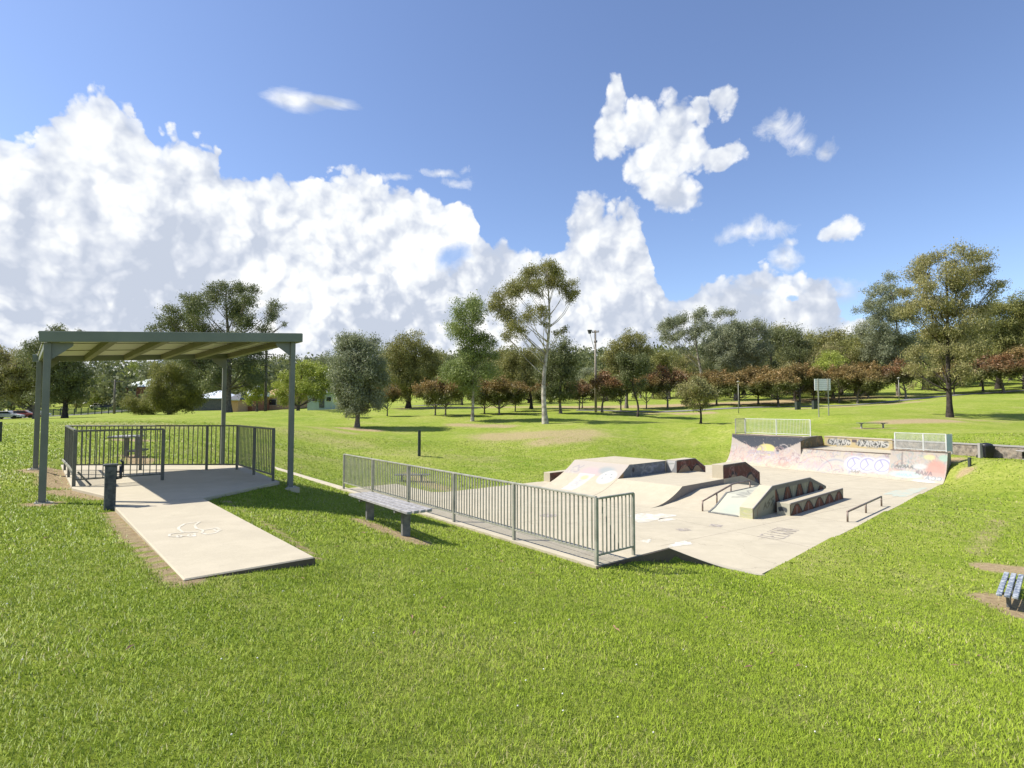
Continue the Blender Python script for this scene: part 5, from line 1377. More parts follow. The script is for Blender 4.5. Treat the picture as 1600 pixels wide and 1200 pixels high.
# ------------------------------------------------------------------ trees
def leaf_cloud(lobes, seed, size=.17, dens=150, aspect=.34, droop=.55, clus=.30, squash=.85, flat=0.0, hang=0.0):
    r = np.random.default_rng(seed); C = []; VA = []
    for (x, y, z, R) in lobes:
        nl = int(dens * R * R * 3.14 * (.17 / size) ** 2 * 3.3) + 12
        nc = max(4, int(R * R * 7))
        d = r.standard_normal((nc, 3)); d /= np.linalg.norm(d, axis=1)[:, None]
        rad = R * r.uniform(.02, 1.25, nc) ** .55
        cc = np.c_[x + d[:, 0] * rad, y + d[:, 1] * rad, z + d[:, 2] * rad * squash * (1 - flat)]
        k = r.integers(0, nc, nl)
        sg = min(clus * 1.25, R * .40)
        P_ = cc[k] + r.standard_normal((nl, 3)) * np.array([sg, sg, sg * .8])
        P_[:, 2] -= hang * R * np.abs(r.standard_normal(nc))[k] * (r.random(nl) ** 1.5)
        C.append(P_); tone = r.uniform(-.20, .20, nc)[k] + r.uniform(-.07, .07)
        VA.append(np.clip(.45 + tone + .17 * r.standard_normal(nl), 0, 1))
    C = np.concatenate(C); VA = np.concatenate(VA); n = len(C)
    L = size * r.uniform(.45, 1.6, n); W_ = L * aspect
    a = r.uniform(0, 6.283, n); dz = np.clip(-droop + .55 * r.standard_normal(n), -1, 1); h = np.sqrt(1 - dz * dz * .98)
    A = np.c_[np.cos(a) * h, np.sin(a) * h, dz]
    B = np.cross(A, r.standard_normal((n, 3))); B /= np.linalg.norm(B, axis=1)[:, None] + 1e-9
    hl = A * L[:, None] / 2; hw = B * W_[:, None] / 2
    V = np.stack([C - hl, C + hw - hl * .1, C + hl, C - hw - hl * .1], 1).reshape(-1, 3)
    F = np.arange(4 * n).reshape(n, 4)
    return V, F, np.repeat(VA, 4)
def trunk_mesh(base, lobes, r0, seed, fork=.45, wander=.02, lean=None, top=None, stems=1, twig=.018, bare=.12):
    r = np.random.default_rng(seed); m = MB(); base = np.array(base, float)
    zt = max(l[2] for l in lobes); cx = np.mean([l[0] for l in lobes]); cy = np.mean([l[1] for l in lobes])
    top = np.array(top if top is not None else (cx * .6 + base[0] * .4, cy * .6 + base[1] * .4, zt - .3), float)
    Ht = top[2] - base[2]; N = 12; tr = []
    ph = r.uniform(0, 6, 4)
    for i in range(N + 1):
        t = i / N; e = t ** 1.5
        p = base * (1 - t) + top * t; p[:2] = base[:2] * (1 - e) + top[:2] * e
        w = wander * Ht * math.sin(math.pi * t)
        p[0] += w * math.sin(5 * t + ph[0]); p[1] += w * math.sin(4 * t + ph[1]); tr.append(p)
    R_ = [r0 * (1.35 if i == 0 else 1) * (1 - .88 * (i / N) ** .9) for i in range(N + 1)]
    R_[-1] = twig
    if stems == 1:
        pts = [tr[0] - np.array([0, 0, .4])] + tr
        m.tube(pts, [R_[0]] + R_, 9)
    for (x, y, z, R) in lobes:
        tgt = np.array([x, y, z]); hd = math.hypot(x - tr[6][0], y - tr[6][1])
        zs_ = min(max(z - .55 * hd - .35 * R - .1 * Ht, base[2] + bare * Ht), top[2] - .05)
        t = (zs_ - base[2]) / Ht; i = min(int(t * N), N - 1); f = t * N - i
        s = tr[i] * (1 - f) + tr[i + 1] * f; rs = (R_[i] * (1 - f) + R_[i + 1] * f) * .36
        if stems > 1: s = tr[0] + np.array([r.uniform(-.15, .15), r.uniform(-.15, .15), Ht * r.uniform(.0, .12)]); rs = r0 * .45
        dlt = tgt - s; L = np.linalg.norm(dlt)
        mid = s + dlt * .5 + np.array([r.uniform(-.08, .08) * L, r.uniform(-.08, .08) * L, -.06 * L if stems == 1 else .12 * L])
        m1 = s + dlt * .25 + (mid - s - dlt * .5) * .7
        m.tube([s, m1, mid, s + dlt * .78 + (mid - s - dlt * .5) * .6, tgt], [rs, rs * .8, rs * .58, rs * .4, max(twig, rs * .22)], 6)
        for k in range(4):    # twigs fanning into the foliage
            a = r.standard_normal(3); a /= np.linalg.norm(a); q = s + dlt * r.uniform(.6, .95)
            e = tgt + a * R * .8; m.tube([q, (q + e) / 2 + a[::-1] * .1 * R, e], [max(twig, rs * .3), max(twig, rs * .18), twig * .6], 4, cap=False)
    if stems > 1: m.tube([tr[0] - np.array([0, 0, .4]), tr[0], tr[0] + np.array([0, 0, Ht * .14])], [r0 * 1.1, r0, r0 * .8], 8)
    return m
def tree(name, base, lobes, r0, leaf, bark, label, seed, cat='tree', group=None, lk={}, tk={}):
    th = thing(name, base, label, cat, group)
    trunk_mesh(base, lobes, r0, seed, **tk).build('trunk', M[bark], th, smooth=True)
    lk = dict(lk); lk.setdefault('hang', .0 if name == 'autumn_tree' else .30)
    V, F, A = leaf_cloud(lobes, seed + 1, **lk)
    npmesh('crown', V, F, LM[leaf], th, attrs={'v': ('FLOAT', A)})
    return th
def hero(px, py, d, circ, r0, leaf, bark, label, seed, name='gum_tree', depth_spread=.6, rs=1.18, lk={}, tk={}, group=None):
    r = np.random.default_rng(seed + 500)
    b = atY(px, py, d); base = (b[0], d, gz(b[0], d) - .05)
    xs = [c[0] for c in circ]; half = (max(xs) - min(xs)) / 2 * d / FPX
    lobes = []
    for (x, y, R) in circ:
        w = atY(x, y, d); Rm = R * d / FPX * rs
        off = r.uniform(-1, 1) * half * depth_spread * math.sqrt(max(.05, 1 - ((x - np.mean(xs)) / max(1, (max(xs) - min(xs)) / 2 + 1)) ** 2))
        lobes.append((w[0], d + off, w[2], Rm))
        if depth_spread > .3 and R > 9:     # hidden partner lobes give the crown real depth
            off2 = -off * .9 + r.uniform(-.5, .5); lobes.append((w[0] + r.uniform(-.3, .3) * Rm, d + off2, w[2] - r.uniform(0, .25) * Rm, Rm * .78))
    return tree(name, base, lobes, r0, leaf, bark, label, seed, lk=lk, tk=tk, group=group)

hero(852, 663, 54, [(854, 416, 15), (838, 424, 15), (870, 428, 15), (885, 445, 15), (895, 460, 10), (822, 440, 17), (803, 452, 17), (783, 462, 14), (772, 478, 10), (790, 486, 18), (806, 508, 17), (826, 492, 12), (848, 488, 10), (882, 511, 7), (792, 524, 8), (842, 448, 13), (862, 440, 13), (818, 520, 8), (850, 505, 7), (870, 520, 6)],
     .27, 'olive', 'bark_white', 'tallest white-trunked gum with an open lopsided crown, in the centre above the bare earth bank', 901, rs=1.0, lk=dict(size=.16, dens=150), tk=dict(wander=.025, top=atY(855, 412, 54), bare=.28))
hero(738, 659, 58, [(738, 470, 11), (722, 487, 15), (745, 490, 12), (712, 508, 12), (728, 522, 17), (748, 532, 14), (766, 530, 9), (742, 558, 18), (716, 575, 19), (700, 578, 12), (762, 575, 14), (738, 600, 16), (768, 555, 8), (724, 545, 12)],
     .17, 'green', 'bark_white', 'slender white-trunked gum with fresh green leaves left of the tallest gum', 902, lk=dict(size=.18, dens=170), tk=dict(wander=.01, top=atY(739, 465, 58), bare=.3))
hero(558, 669, 52, [(557, 532, 14), (542, 542, 14), (577, 538, 14), (548, 562, 19), (580, 562, 18), (562, 580, 24), (538, 590, 15), (588, 592, 14), (553, 608, 20), (580, 618, 14), (536, 628, 10), (562, 635, 12), (530, 612, 8), (532, 570, 9), (595, 570, 9), (588, 634, 7)],
     .24, 'grey', 'bark_grey', 'dense oval dark grey-green gum standing on the near slope right of the shelter', 903, lk=dict(size=.17, dens=260), tk=dict(bare=.2))
hero(638, 637, 84, [(625, 538, 15), (648, 536, 15), (606, 555, 15), (636, 562, 24), (668, 548, 15), (680, 572, 14), (616, 588, 20), (658, 592, 20), (640, 608, 14), (598, 580, 12), (602, 612, 8)],
     .42, 'olive', 'bark_dark', 'broad olive gum with a thick dark trunk behind the oval gum', 904, lk=dict(size=.24, dens=150), tk=dict(bare=.2))
hero(356, 646, 80, [(250, 513, 9), (270, 502, 12), (290, 486, 14), (310, 470, 13), (328, 457, 11), (352, 452, 13), (378, 450, 10), (402, 452, 9), (340, 485, 18), (372, 482, 18), (404, 478, 12), (422, 474, 9), (430, 498, 8), (441, 506, 4), (308, 503, 16), (400, 508, 14), (284, 510, 10), (338, 528, 24), (380, 532, 22), (330, 565, 24), (385, 565, 20), (300, 555, 16), (358, 595, 18), (320, 590, 12), (398, 590, 12), (262, 512, 7)],
     .55, 'dark', 'bark_grey', 'very large spreading gum rising above the shelter roof', 905, lk=dict(size=.24, dens=165), tk=dict(bare=.2, wander=.015))
hero(101, 648, 76, [(86, 552, 24), (112, 556, 20), (74, 585, 20), (122, 585, 17), (95, 528, 15), (96, 605, 20), (62, 540, 13), (118, 516, 5), (128, 520, 3), (110, 522, 4), (60, 565, 14), (118, 612, 12), (70, 618, 10)],
     .36, 'dark', 'bark_dark', 'dark gum with a black trunk behind the shelter left post', 906, lk=dict(size=.24, dens=170), tk=dict(bare=.18))
hero(56, 645, 82, [(20, 572, 22), (44, 560, 20), (30, 598, 22), (58, 590, 18), (8, 612, 16), (-8, 590, 22), (62, 612, 14), (20, 552, 12), (40, 618, 12), (-20, 560, 16), (2, 560, 10)],
     .36, 'tan', 'bark_grey', 'browning broad tree at the left edge above the parked cars', 907, lk=dict(size=.24, dens=180), tk=dict(bare=.12))
hero(1484, 653, 50, [(1452, 403, 13), (1474, 402, 14), (1503, 408, 14), (1528, 422, 15), (1440, 426, 15), (1468, 434, 20), (1502, 440, 20), (1533, 446, 13), (1553, 446, 7), (1566, 446, 4), (1428, 448, 11), (1434, 478, 17), (1460, 474, 20), (1494, 480, 22), (1522, 480, 15), (1416, 484, 8), (1458, 510, 18), (1488, 515, 22), (1516, 514, 14), (1450, 546, 14), (1484, 552, 19), (1508, 552, 13), (1446, 578, 10), (1470, 582, 13), (1498, 584, 11), (1455, 600, 6), (1520, 540, 8), (1470, 604, 6)],
     .25, 'tan', 'bark_dark', 'tall straight dark-trunked gum with a golden olive crown at the right on the upper lawn', 908, rs=1.1, lk=dict(size=.16, dens=155), tk=dict(wander=.008, top=atY(1478, 396, 50), bare=.16))
hero(1404, 612, 84, [(1392, 436, 8), (1376, 448, 12), (1400, 456, 12), (1362, 474, 13), (1386, 488, 18), (1412, 490, 16), (1354, 505, 12), (1380, 522, 19), (1410, 528, 19), (1364, 545, 14), (1394, 556, 15), (1426, 556, 12), (1350, 535, 7)],
     .26, 'grey', 'bark_grey', 'grey-leaved spreading gum just left of and behind the tall straight gum', 909, lk=dict(size=.22, dens=165), tk=dict(bare=.18))
hero(1098, 606, 92, [(1034, 522, 9), (1046, 506, 12), (1064, 498, 11), (1084, 494, 9), (1098, 488, 8), (1120, 490, 8), (1142, 488, 7), (1058, 524, 10), (1080, 516, 12), (1102, 506, 9), (1070, 545, 8)],
     .34, 'grey', 'bark_white', 'open-crowned grey gum with leaning pale limbs right of the floodlight pole', 910, lk=dict(size=.22, dens=190), tk=dict(bare=.25))
hero(1150, 606, 90, [(1130, 518, 14), (1150, 512, 15), (1173, 512, 14), (1190, 516, 9), (1112, 538, 14), (1136, 543, 18), (1165, 542, 19), (1190, 542, 12), (1120, 562, 13), (1150, 568, 16), (1180, 562, 14), (1105, 555, 9)],
     .36, 'grey', 'bark_grey', 'bushy grey-leaved gum crowding the open-crowned gum', 911, lk=dict(size=.22, dens=180), tk=dict(bare=.15))
hero(979, 641, 78, [(984, 528, 12), (1003, 527, 9), (968, 542, 14), (994, 546, 15), (954, 556, 11), (1010, 553, 8), (974, 568, 15), (1000, 572, 14), (958, 575, 10)],
     .25, 'olive', 'bark_grey', 'olive gum with a forked top just right of the floodlight pole', 912, lk=dict(size=.22, dens=165), tk=dict(bare=.2))
hero(996, 650, 64, [(974, 560, 10), (990, 562, 13), (1003, 566, 10), (974, 582, 9), (996, 582, 12), (984, 600, 8), (1002, 598, 7)],
     .14, 'dark', 'bark_dark', 'small dark gum with a crooked leaning trunk in front of the forked-top gum', 913, lk=dict(size=.19, dens=210), tk=dict(wander=.07, bare=.25))
hero(876, 648, 66, [(878, 538, 10), (868, 556, 15), (893, 556, 11), (858, 582, 15), (884, 582, 16), (895, 602, 9), (864, 606, 14), (880, 616, 10)],
     .18, 'dark', 'bark_grey', 'dense dark gum directly behind the tallest white-trunked gum', 914, lk=dict(size=.2, dens=190), tk=dict(bare=.15))
hero(830, 641, 78, [(806, 556, 15), (832, 560, 16), (800, 585, 15), (830, 590, 17), (814, 610, 12), (786, 570, 10), (778, 590, 9)],
     .25, 'olive', 'bark_dark', 'mid-height olive gum between the slender and the tallest white-trunked gums', 915, lk=dict(size=.22, dens=170), tk=dict(bare=.15))
hero(1095, 661, 48, [(1090, 598, 10), (1078, 608, 11), (1104, 608, 11), (1068, 618, 7), (1094, 618, 13), (1114, 618, 6), (1082, 630, 8), (1105, 631, 6), (1070, 628, 4)],
     .11, 'tan', 'bark_dark', 'small round young gum alone on the slope in front of the autumn trees', 916, lk=dict(size=.15, dens=260, clus=.22), tk=dict(bare=.3))
hero(265, 645, 92, [(270, 585, 22), (248, 606, 17), (292, 598, 22), (264, 625, 17), (300, 620, 17), (286, 575, 12), (245, 628, 12), (310, 605, 10), (282, 632, 12)],
     .3, 'bush', 'bark_grey', 'large rounded pale olive bushy tree seen under the shelter roof', 917, lk=dict(size=.25, dens=190), tk=dict(bare=.05))
hero(401, 644, 88, [(396, 574, 10), (384, 600, 12), (402, 612, 11), (413, 608, 9), (388, 622, 8), (400, 590, 11)], .2, 'yellow', 'bark_grey', 'yellow-green tree beside the timber power pole', 918, lk=dict(size=.24, dens=150))
hero(466, 641, 92, [(454, 590, 14), (480, 572, 14), (500, 582, 14), (470, 606, 17), (498, 608, 14), (440, 612, 12), (452, 625, 9), (516, 600, 11), (430, 600, 8)], .28, 'yellow', 'bark_grey', 'broad yellow-green tree just right of the shelter right post', 919, lk=dict(size=.25, dens=165))
hero(506, 640, 125, [(500, 566, 9), (514, 562, 9), (526, 568, 8), (508, 576, 8)], .3, 'grey', 'bark_grey', 'distant umbrella-shaped gum behind the yellow-green tree', 920, lk=dict(size=.3, dens=150), tk=dict(bare=.5))
hero(541, 653, 60, [(538, 612, 8), (530, 622, 7), (548, 622, 7), (540, 632, 6)], .07, 'yellow', 'bark_grey', 'small yellow-green sapling left of the oval gum', 921, lk=dict(size=.14, dens=200, clus=.2))
hero(222, 648, 96, [(208, 630, 11), (226, 628, 12), (216, 638, 10), (236, 636, 10)], .1, 'bush', 'bark_grey', 'low olive shrub at the lawn crest left of the rounded bushy tree', 922, name='shrub', lk=dict(size=.2, dens=230), tk=dict(bare=.02))
hero(1560, 618, 88, [(1552, 482, 15), (1578, 476, 16), (1598, 480, 15), (1540, 505, 16), (1568, 508, 20), (1595, 510, 20), (1552, 535, 16), (1585, 540, 20), (1615, 500, 20), (1540, 550, 12)],
     .4, 'bush', 'bark_dark', 'dark olive gum at the far right edge behind the maroon trees', 923, lk=dict(size=.24, dens=170))

# generic gums for the wood behind, built once and copied
def generic(seed, leaf, bark, shape, n=20, Ht=12, Wd=4.2, low=.3):
    r = np.random.default_rng(seed); lobes = []
    for i in range(n):
        t = r.uniform(0, 1); z = Ht * (low + (1 - low) * t) - 1.0
        w = Wd * (math.sin(math.pi * min(1, .18 + .8 * t)) ** .7) * (1.0 if shape == 'round' else .8)
        a = r.uniform(0, 6.28); q = w * math.sqrt(r.uniform(.05, 1))
        lobes.append((q * math.cos(a), q * math.sin(a), z, r.uniform(.9, 1.7)))
    return lobes
GEN = []
for i, (leaf, bark, shp, Wd, low, lab) in enumerate([('olive', 'bark_grey', 'round', 4.4, .25, 'olive'), ('dark', 'bark_dark', 'round', 4.6, .2, 'dark green'), ('grey', 'bark_white', 'tall', 4.0, .35, 'grey-green'),
        ('bush', 'bark_grey', 'round', 4.8, .2, 'pale olive'), ('tan', 'bark_grey', 'tall', 4.2, .28, 'brownish olive'), ('yellow', 'bark_grey', 'round', 4.2, .22, 'yellow-green')]):
    lobes = generic(300 + i, leaf, bark, shp, 22, 12, Wd, low)
    GEN.append((tree('gum_tree', (0, 0, 0), lobes, .3, leaf, bark, 'x', 320 + i, lk=dict(size=.27, dens=100, clus=.45), tk=dict(bare=.15)), lab))
used = set()
WORD = ['first', 'second', 'third', 'fourth', 'fifth', 'sixth', 'seventh', 'eighth', 'ninth', 'tenth', 'eleventh', 'twelfth', 'thirteenth', 'fourteenth', 'fifteenth', 'sixteenth', 'seventeenth', 'eighteenth', 'nineteenth', 'twentieth']
def place(root, loc, s, rz, label, group, sxy=None):
    if root.name in used: o = copy_tree(root)
    else: used.add(root.name); o = root
    o.location = loc; o.scale = (sxy or s, sxy or s, s); o.rotation_euler = (0, 0, rz)
    o['label'] = label; o['group'] = group
    return o
BG = [  # image column, top row, distance, kind
    (150, 585, 150, 5), (176, 575, 165, 1), (205, 565, 175, 5), (235, 566, 170, 1), (330, 560, 160, 3), (262, 560, 185, 2), (120, 590, 140, 4), (445, 566, 170, 4), (540, 575, 150, 1), (575, 560, 140, 4), (20, 590, 150, 1), (415, 585, 140, 1), (300, 572, 130, 4),
    (672, 540, 112, 3), (700, 552, 104, 1), (722, 560, 96, 5), (752, 548, 104, 1), (778, 540, 98, 0), (800, 552, 110, 3), (826, 548, 108, 1), (850, 542, 100, 0), (905, 585, 118, 2), (925, 570, 112, 2), (948, 575, 104, 3), (1020, 552, 108, 0), (1045, 540, 104, 3), (1072, 528, 108, 4), (1000, 545, 112, 2),
    (1112, 560, 100, 1), (1206, 506, 96, 1), (1225, 500, 104, 0), (1246, 506, 92, 1), (1268, 508, 98, 3), (1290, 510, 90, 4), (1312, 508, 94, 0), (1334, 512, 90, 3), (1120, 500, 112, 2), (1160, 504, 112, 1), (1300, 545, 84, 5), (1240, 545, 84, 4), (1350, 540, 88, 1), (1440, 520, 98, 1), (1462, 500, 104, 3), (1500, 515, 100, 1), (1530, 520, 96, 0), (1604, 478, 98, 1), (1640, 490, 92, 3), (1575, 500, 104, 4),
    (1690, 480, 90, 0), (-40, 560, 96, 0), (-90, 550, 90, 4), (-150, 560, 84, 1), (1760, 500, 86, 2)]
BG.sort(key=lambda b: b[0]); rr_ = random.Random(3)
cnt = {}
for px, ty, d, k in BG:
    w = atY(px, ty, d); x, y = w[0], d; g = gz(x, y); h = w[2] - g
    root, lab = GEN[k]
    key = (lab, 'L' if px < 600 else 'R'); cnt[key] = cnt.get(key, 0) + 1
    side = 'left of the oval gum' if px < 600 else 'behind the autumn row'
    place(root, (x, y, g - .1), h / 12.3, rr_.uniform(0, 6.28), f'{lab} backdrop gum {side}, {WORD[cnt[key] - 1]} such from the left', 'gums of the background wood', sxy=max(h / 12.3, .75) * rr_.uniform(.9, 1.15))
# dense hillside cover far away
def far_wood(seed):
    r = np.random.default_rng(seed); lobes = []
    for i in range(1500):
        a = math.radians(r.uniform(-58, 58)); d = r.uniform(165, 330)
        x, y = d * math.sin(a), d * math.cos(a)
        g = float(bilin(np.array([x]), np.array([y]))[0]); lobes.append((x, y, g + r.uniform(1, 9), r.uniform(2.2, 4.2)))
    return lobes
V, F, A = leaf_cloud(far_wood(9), 10, size=1.0, dens=45, aspect=.6, clus=1.1)
tag(npmesh('far_woodland', V, F, LM['dark'], attrs={'v': ('FLOAT', A)}), 'far wooded hillside behind the houses and the back row of gums', 'woodland', kind='stuff')

# autumn trees: low wide crowns on several stems
AUT = []
for i, (leaf, lab) in enumerate([('red', 'maroon'), ('rust', 'rust-brown'), ('rust', 'rust and green'), ('rust', 'bronze')]):
    r = np.random.default_rng(700 + i); lobes = []
    for k in range(24):
        a = r.uniform(0, 6.28); q = 2.5 * math.sqrt(r.uniform(.02, 1)); z = 3.35 - .08 * q * q + r.uniform(-1.0, .3)
        lobes.append((q * math.cos(a), q * math.sin(a), z, r.uniform(.35, .8)))
    AUT.append((tree('autumn_tree', (0, 0, 0), lobes, .13, leaf, 'bark_grey', 'x', 720 + i, lk=dict(size=.17, dens=200, aspect=.5, droop=.1, clus=.28), tk=dict(stems=1, bare=.22)), lab))
AL = [  # px, base row, distance, width px, top row, kind
    (605, 650, 64, 40, 600, 1), (680, 650, 66, 46, 592, 1), (696, 652, 64, 52, 590, 1), (757, 645, 68, 46, 596, 2), (780, 647, 66, 56, 592, 2), (805, 643, 72, 40, 596, 1), (847, 646, 72, 36, 598, 2), (905, 642, 74, 36, 592, 0),
    (941, 644, 68, 66, 578, 0), (910, 640, 78, 40, 590, 3), (970, 641, 72, 46, 582, 1), (1010, 640, 76, 44, 580, 1), (1043, 639, 76, 62, 576, 0), (1072, 636, 80, 52, 576, 2), (1120, 634, 80, 52, 574, 1), (1155, 634, 76, 68, 576, 3), (1185, 630, 80, 50, 578, 1), (1216, 634, 76, 66, 574, 2),
    (1250, 630, 80, 52, 574, 1), (1272, 628, 82, 46, 572, 3), (1311, 627, 78, 52, 574, 1), (1340, 630, 76, 56, 572, 2), (1357, 625, 82, 52, 570, 1), (1415, 623, 78, 66, 562, 0), (1491, 622, 80, 46, 566, 2), (1536, 612, 84, 66, 548, 0), (1568, 617, 78, 72, 550, 0), (1600, 608, 84, 56, 548, 3), (1640, 612, 78, 60, 548, 0)]
cnt = {}
for px, py, d, w_, ty, k in AL:
    b = atY(px, py, d); x, y = b[0], d; g = gz(x, y); h = atY(px, ty, d)[2] - g
    root, lab = AUT[k]; cnt[lab] = cnt.get(lab, 0) + 1
    place(root, (x, y, g - .05), h / 4.0 * rr_.uniform(.86, 1.12), rr_.uniform(0, 6.28), f'{lab} low spreading tree in the autumn row, {WORD[cnt[lab] - 1]} such from the left', 'row of low autumn-coloured trees', sxy=w_ * d / FPX / 4.7 * rr_.uniform(.9, 1.25))
# ------------------------------------------------------------------ sky with clouds, sun
SUN_EL = math.radians(50)
w = bpy.data.worlds.new('World'); SC.world = w; w.use_nodes = True
t = NT(w.node_tree); bgn = w.node_tree.nodes['Background']
sky = t.node('ShaderNodeTexSky', sky_type='NISHITA'); sky.sun_disc = False
sky.sun_elevation = SUN_EL; sky.sun_rotation = math.radians(-90 - 4); sky.altitude = 200; sky.air_density = 1.0; sky.dust_density = .6; sky.ozone_density = 1.6
dirv = t.node('ShaderNodeTexCoord').outputs['Generated']
nv = t.node('ShaderNodeVectorMath', operation='NORMALIZE'); t.l.new(dirv, nv.inputs[0]); D3 = nv.outputs[0]
sx = t.node('ShaderNodeSeparateXYZ', inp={0: D3})
az = t.math('ARCTAN2', sx.outputs[0], sx.outputs[1]); el = t.math('ARCSINE', sx.outputs[2]); el0 = el
dn1 = t.node('ShaderNodeSeparateColor', inp={0: t.noise(D3, 9, 3, .55, out='Color')}); dn2 = t.node('ShaderNodeSeparateColor', inp={0: t.noise(D3, 34, 6, .68, out='Color')})
def dw(k): return t.math('ADD', t.math('MULTIPLY', t.math('SUBTRACT', dn1.outputs[k], .5), .07), t.math('MULTIPLY', t.math('SUBTRACT', dn2.outputs[k], .5), .022))
az = t.math('ADD', az, dw(0)); el = t.math('ADD', el, dw(1))
def azel(px, py):
    r = ray(px, py); L = math.sqrt(sum(c * c for c in r)); return math.atan2(r[0], r[1]), math.asin(r[2] / L)
# cauliflower field: rounded cells at three sizes over a slightly stirred direction
def vadd(v, o):
    n = t.node('ShaderNodeVectorMath', operation='ADD'); t.l.new(v, n.inputs[0])
    if isinstance(o, tuple): n.inputs[1].default_value = o
    else: t.l.new(o, n.inputs[1])
    return n.outputs[0]
def vscale(v, k):
    n = t.node('ShaderNodeVectorMath', operation='SCALE', inp={'Scale': k}); t.l.new(v, n.inputs[0]); return n.outputs[0]
def puff(vec, fine=True):
    st = vadd(vec, vscale(t.noise(vec, 11, 4, .6, out='Color'), .055))
    tot = None
    for sc, am in ((9, .40), (21, .30), (48, .18)) + (((110, .08),) if fine else ()):
        vo = t.node('ShaderNodeTexVoronoi', feature='F1', inp={'Scale': sc}); t.l.new(st, vo.inputs['Vector'])
        k = t.math('MULTIPLY', vo.outputs['Distance'], -am * 1.25)
        tot = k if tot is None else t.math('ADD', tot, k)
    return t.math('ADD', tot, 1.0)        # about .3 .. .8
P0 = puff(D3)
warp = t.math('MULTIPLY', t.math('SUBTRACT', P0, .41), .30)
TOP = [(0, 212), (45, 222), (62, 196), (100, 168), (125, 148), (155, 137), (185, 148), (205, 170), (222, 222), (240, 225), (262, 208), (300, 215), (328, 240), (338, 268), (370, 268), (430, 262), (470, 270), (515, 262), (545, 262), (575, 275), (600, 300), (650, 305), (700, 315), (735, 345), (722, 362), (745, 385), (790, 386), (815, 378), (850, 376), (882, 382), (900, 340), (915, 312), (945, 325), (980, 312), (1000, 350), (1012, 372), (1010, 400), (1000, 432), (1040, 455), (1080, 452), (1120, 432), (1180, 420), (1220, 432), (1262, 436), (1300, 424), (1312, 450), (1318, 500), (1345, 494), (1370, 505), (1420, 560)]
pts = []
lastx = -9
for px, py in TOP:
    a, e = azel(px, py)
    if a <= lastx + .004: continue
    lastx = a; pts.append((a, e))
A0, A1 = math.radians(-60), math.radians(60)
fc = t.node('ShaderNodeFloatCurve'); cv = fc.mapping.curves[0]
def cx_(a): return (a - A0) / (A1 - A0)
base = [(0.0, .42), (cx_(pts[0][0]) - .05, pts[0][1] / .8 + .05)] + [(cx_(a), e / .8) for a, e in pts] + [(cx_(pts[-1][0]) + .03, .02), (1.0, .05)]
cv.points[0].location = base[0]; cv.points[1].location = base[-1]
for b_ in base[1:-1]: cv.points.new(*b_)
for p_ in cv.points: p_.handle_type = 'VECTOR'
fc.mapping.update()
t.l.new(t.math('DIVIDE', t.math('SUBTRACT', az, A0), A1 - A0, clamp=True), fc.inputs['Value'])
topel = t.math('MULTIPLY', fc.outputs[0], .8)
bank = t.math('ADD', t.math('SUBTRACT', topel, el), t.math('MULTIPLY', warp, .28))
bank = t.ramp(t.math('MULTIPLY_ADD', bank, 8, .5), [(.46, 0), (.53, .85), (.70, 1)])
# blue window low in the right of the bank
def blob(px, py, rx, ry):
    a, e = azel(px, py); k = 1 / FPX
    c = math.cos(math.atan((px - 800) / FPX)); rx_ = rx * k * c * c; ry_ = ry * k * c
    n = t.math('DIVIDE', t.math('SUBTRACT', az, a), rx_); m = t.math('DIVIDE', t.math('SUBTRACT', el, e), ry_)
    return t.math('SUBTRACT', 1, t.math('SQRT', t.math('ADD', t.math('MULTIPLY', n, n), t.math('MULTIPLY', m, m))))
def union(bl):
    r = bl[0]
    for b_ in bl[1:]: r = t.math('MAXIMUM', r, b_)
    return r
hole = union([blob(708, 410, 34, 26), blob(1230, 462, 10, 6)])
hole = t.ramp(t.math('ADD', hole, t.math('MULTIPLY', warp, 3.0)), [(.1, 0), (.6, 1)])
bank = t.math('MULTIPLY', bank, t.math('SUBTRACT', 1, t.math('MULTIPLY', hole, .85)))
dense = union([blob(*b_) for b_ in [(965, 150, 24, 34), (958, 200, 26, 40), (1010, 195, 44, 42), (1062, 200, 46, 48), (1078, 240, 40, 34), (1030, 255, 56, 44), (1045, 225, 60, 50), (1135, 162, 28, 22), (1100, 180, 24, 18), (1132, 252, 36, 18), (1050, 300, 40, 36), (1015, 290, 26, 22), (1324, 352, 36, 25), (925, 345, 30, 40), (985, 345, 16, 38), (992, 398, 26, 30), (945, 385, 50, 34), (800, 402, 44, 26), (640, 330, 60, 30), (1275, 448, 34, 24), (1180, 440, 40, 26)]])
dense = t.ramp(t.math('ADD', dense, t.math('MULTIPLY', warp, 4.2)), [(-.02, 0), (.22, .85), (.6, 1)])
wisp = union([blob(*b_) for b_ in [(1225, 200, 42, 22), (1255, 215, 34, 20), (1300, 232, 17, 19), (1175, 362, 62, 20), (1222, 398, 32, 20), (1240, 375, 16, 8), (690, 268, 44, 9), (715, 284, 30, 9), (620, 278, 40, 9), (1290, 455, 60, 22)]])
wisp = t.ramp(t.math('ADD', wisp, t.math('MULTIPLY', t.math('SUBTRACT', t.noise(D3, 22, 8, .65, .6), .5), 2.6)), [(.0, 0), (1.1, .8)])
az_k, el_k = az, el
az = t.math('ARCTAN2', sx.outputs[0], sx.outputs[1]); el = el0
lens = union([blob(462, 157, 56, 17), blob(510, 160, 60, 10)])
st_ = t.node('ShaderNodeMapping', inp={'Vector': D3, 'Scale': (1, 1, 4.5)})
lens = t.ramp(t.math('ADD', lens, t.math('MULTIPLY', t.math('SUBTRACT', t.noise(st_.outputs[0], 16, 7, .62, .4), .5), 1.1)), [(.0, 0), (.75, .85)])
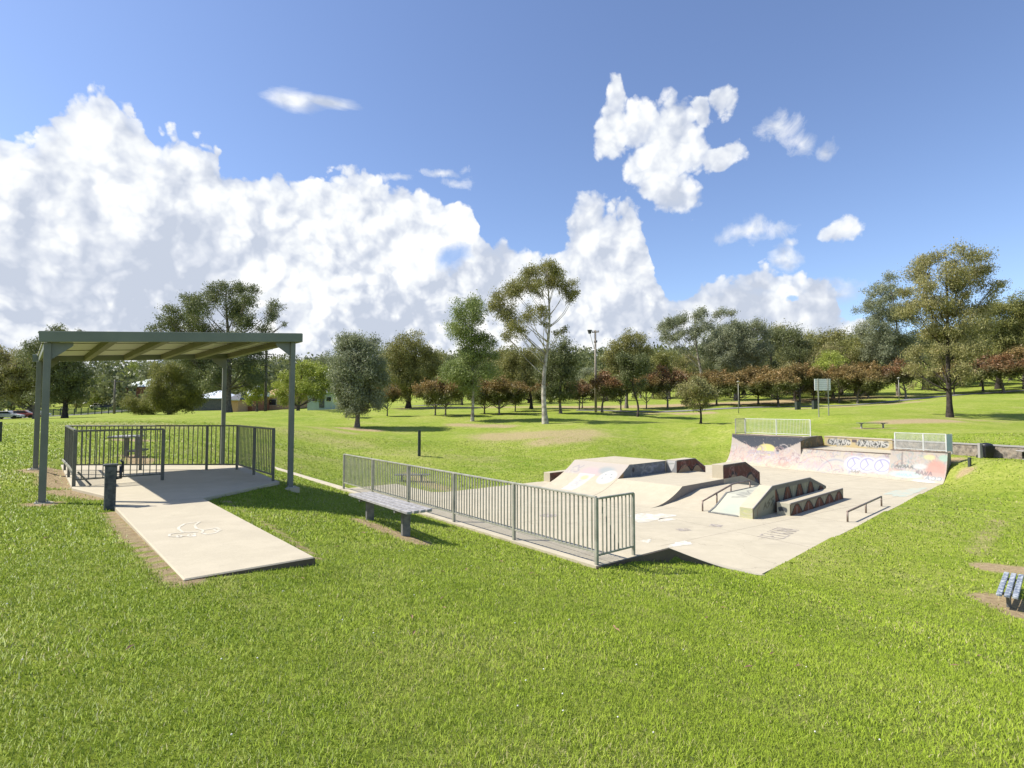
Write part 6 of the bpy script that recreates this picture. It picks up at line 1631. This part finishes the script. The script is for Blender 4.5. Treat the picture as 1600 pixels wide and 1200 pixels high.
cl = t.math('MAXIMUM', t.math('MAXIMUM', bank, lens), t.math('MAXIMUM', dense, wisp))
# relief of the cloud tops: density difference towards the sun
r1 = t.math('SUBTRACT', P0, puff(vadd(D3, (-.016, .0, .014)), False))
r2 = t.math('SUBTRACT', t.noise(D3, 5, 5, .55, .2), t.noise(vadd(D3, (-.04, .0, .035)), 5, 5, .55, .2))
rel = t.math('ADD', t.math('MULTIPLY', r1, 1.9), t.math('MULTIPLY', r2, 2.4))
rel = t.math('ADD', rel, .76)
big = t.noise(D3, 3.4, 5, .6, .4)
low = t.ramp(el0, [(0.02, 1), (.15, .8), (.28, .35), (.42, .12)])
gry = t.math('MULTIPLY', low, t.ramp(t.math('SUBTRACT', big, t.math('MULTIPLY', t.math('SUBTRACT', P0, .41), .7)), [(.43, 0), (.53, .85), (.6, 1)]))
rel = t.math('SUBTRACT', rel, t.math('MULTIPLY', gry, .42))
rel = t.math('SUBTRACT', rel, t.math('MULTIPLY', t.math('MULTIPLY', low, .14), 1))
ccol = t.ramp(rel, [(0.0, (3.9, 4.3, 5.1)), (.32, (5.0, 5.3, 5.9)), (.62, (6.2, 6.4, 6.6)), (.95, (7.3, 7.3, 7.3))])
hs = t.node('ShaderNodeHueSaturation', inp={'Hue': .505, 'Saturation': .96, 'Value': 1.0, 'Color': sky.outputs[0]})
tint = t.mix(1.0, hs.outputs[0], SKYTINT, 'MULTIPLY')
fin = t.mix(cl, tint, ccol)
t.l.new(fin, bgn.inputs['Color']); bgn.inputs['Strength'].default_value = .1
sd_ = bpy.data.lights.new('sun', 'SUN'); sd_.energy = 5.0; sd_.angle = math.radians(.53); sd_.color = (1, .945, .86)
so_ = bpy.data.objects.new('sun', sd_); COL.objects.link(so_)
from mathutils import Vector
dv = Vector((1.0, -.07, 0)).normalized() * math.cos(SUN_EL) + Vector((0, 0, -math.sin(SUN_EL)))
so_.rotation_euler = dv.to_track_quat('-Z', 'Y').to_euler(); so_.location = (-20, 0, 30)
SC.view_settings.view_transform = 'Standard'; SC.view_settings.look = 'None'; SC.view_settings.exposure = EXPO; SC.view_settings.gamma = 1
SC.cycles.max_bounces = 6; SC.cycles.transparent_max_bounces = 8; SC.cycles.caustics_reflective = False; SC.cycles.caustics_refractive = False
SC.cycles.use_denoising = True
w.cycles.sampling_method = 'MANUAL'; w.cycles.sample_map_resolution = 512
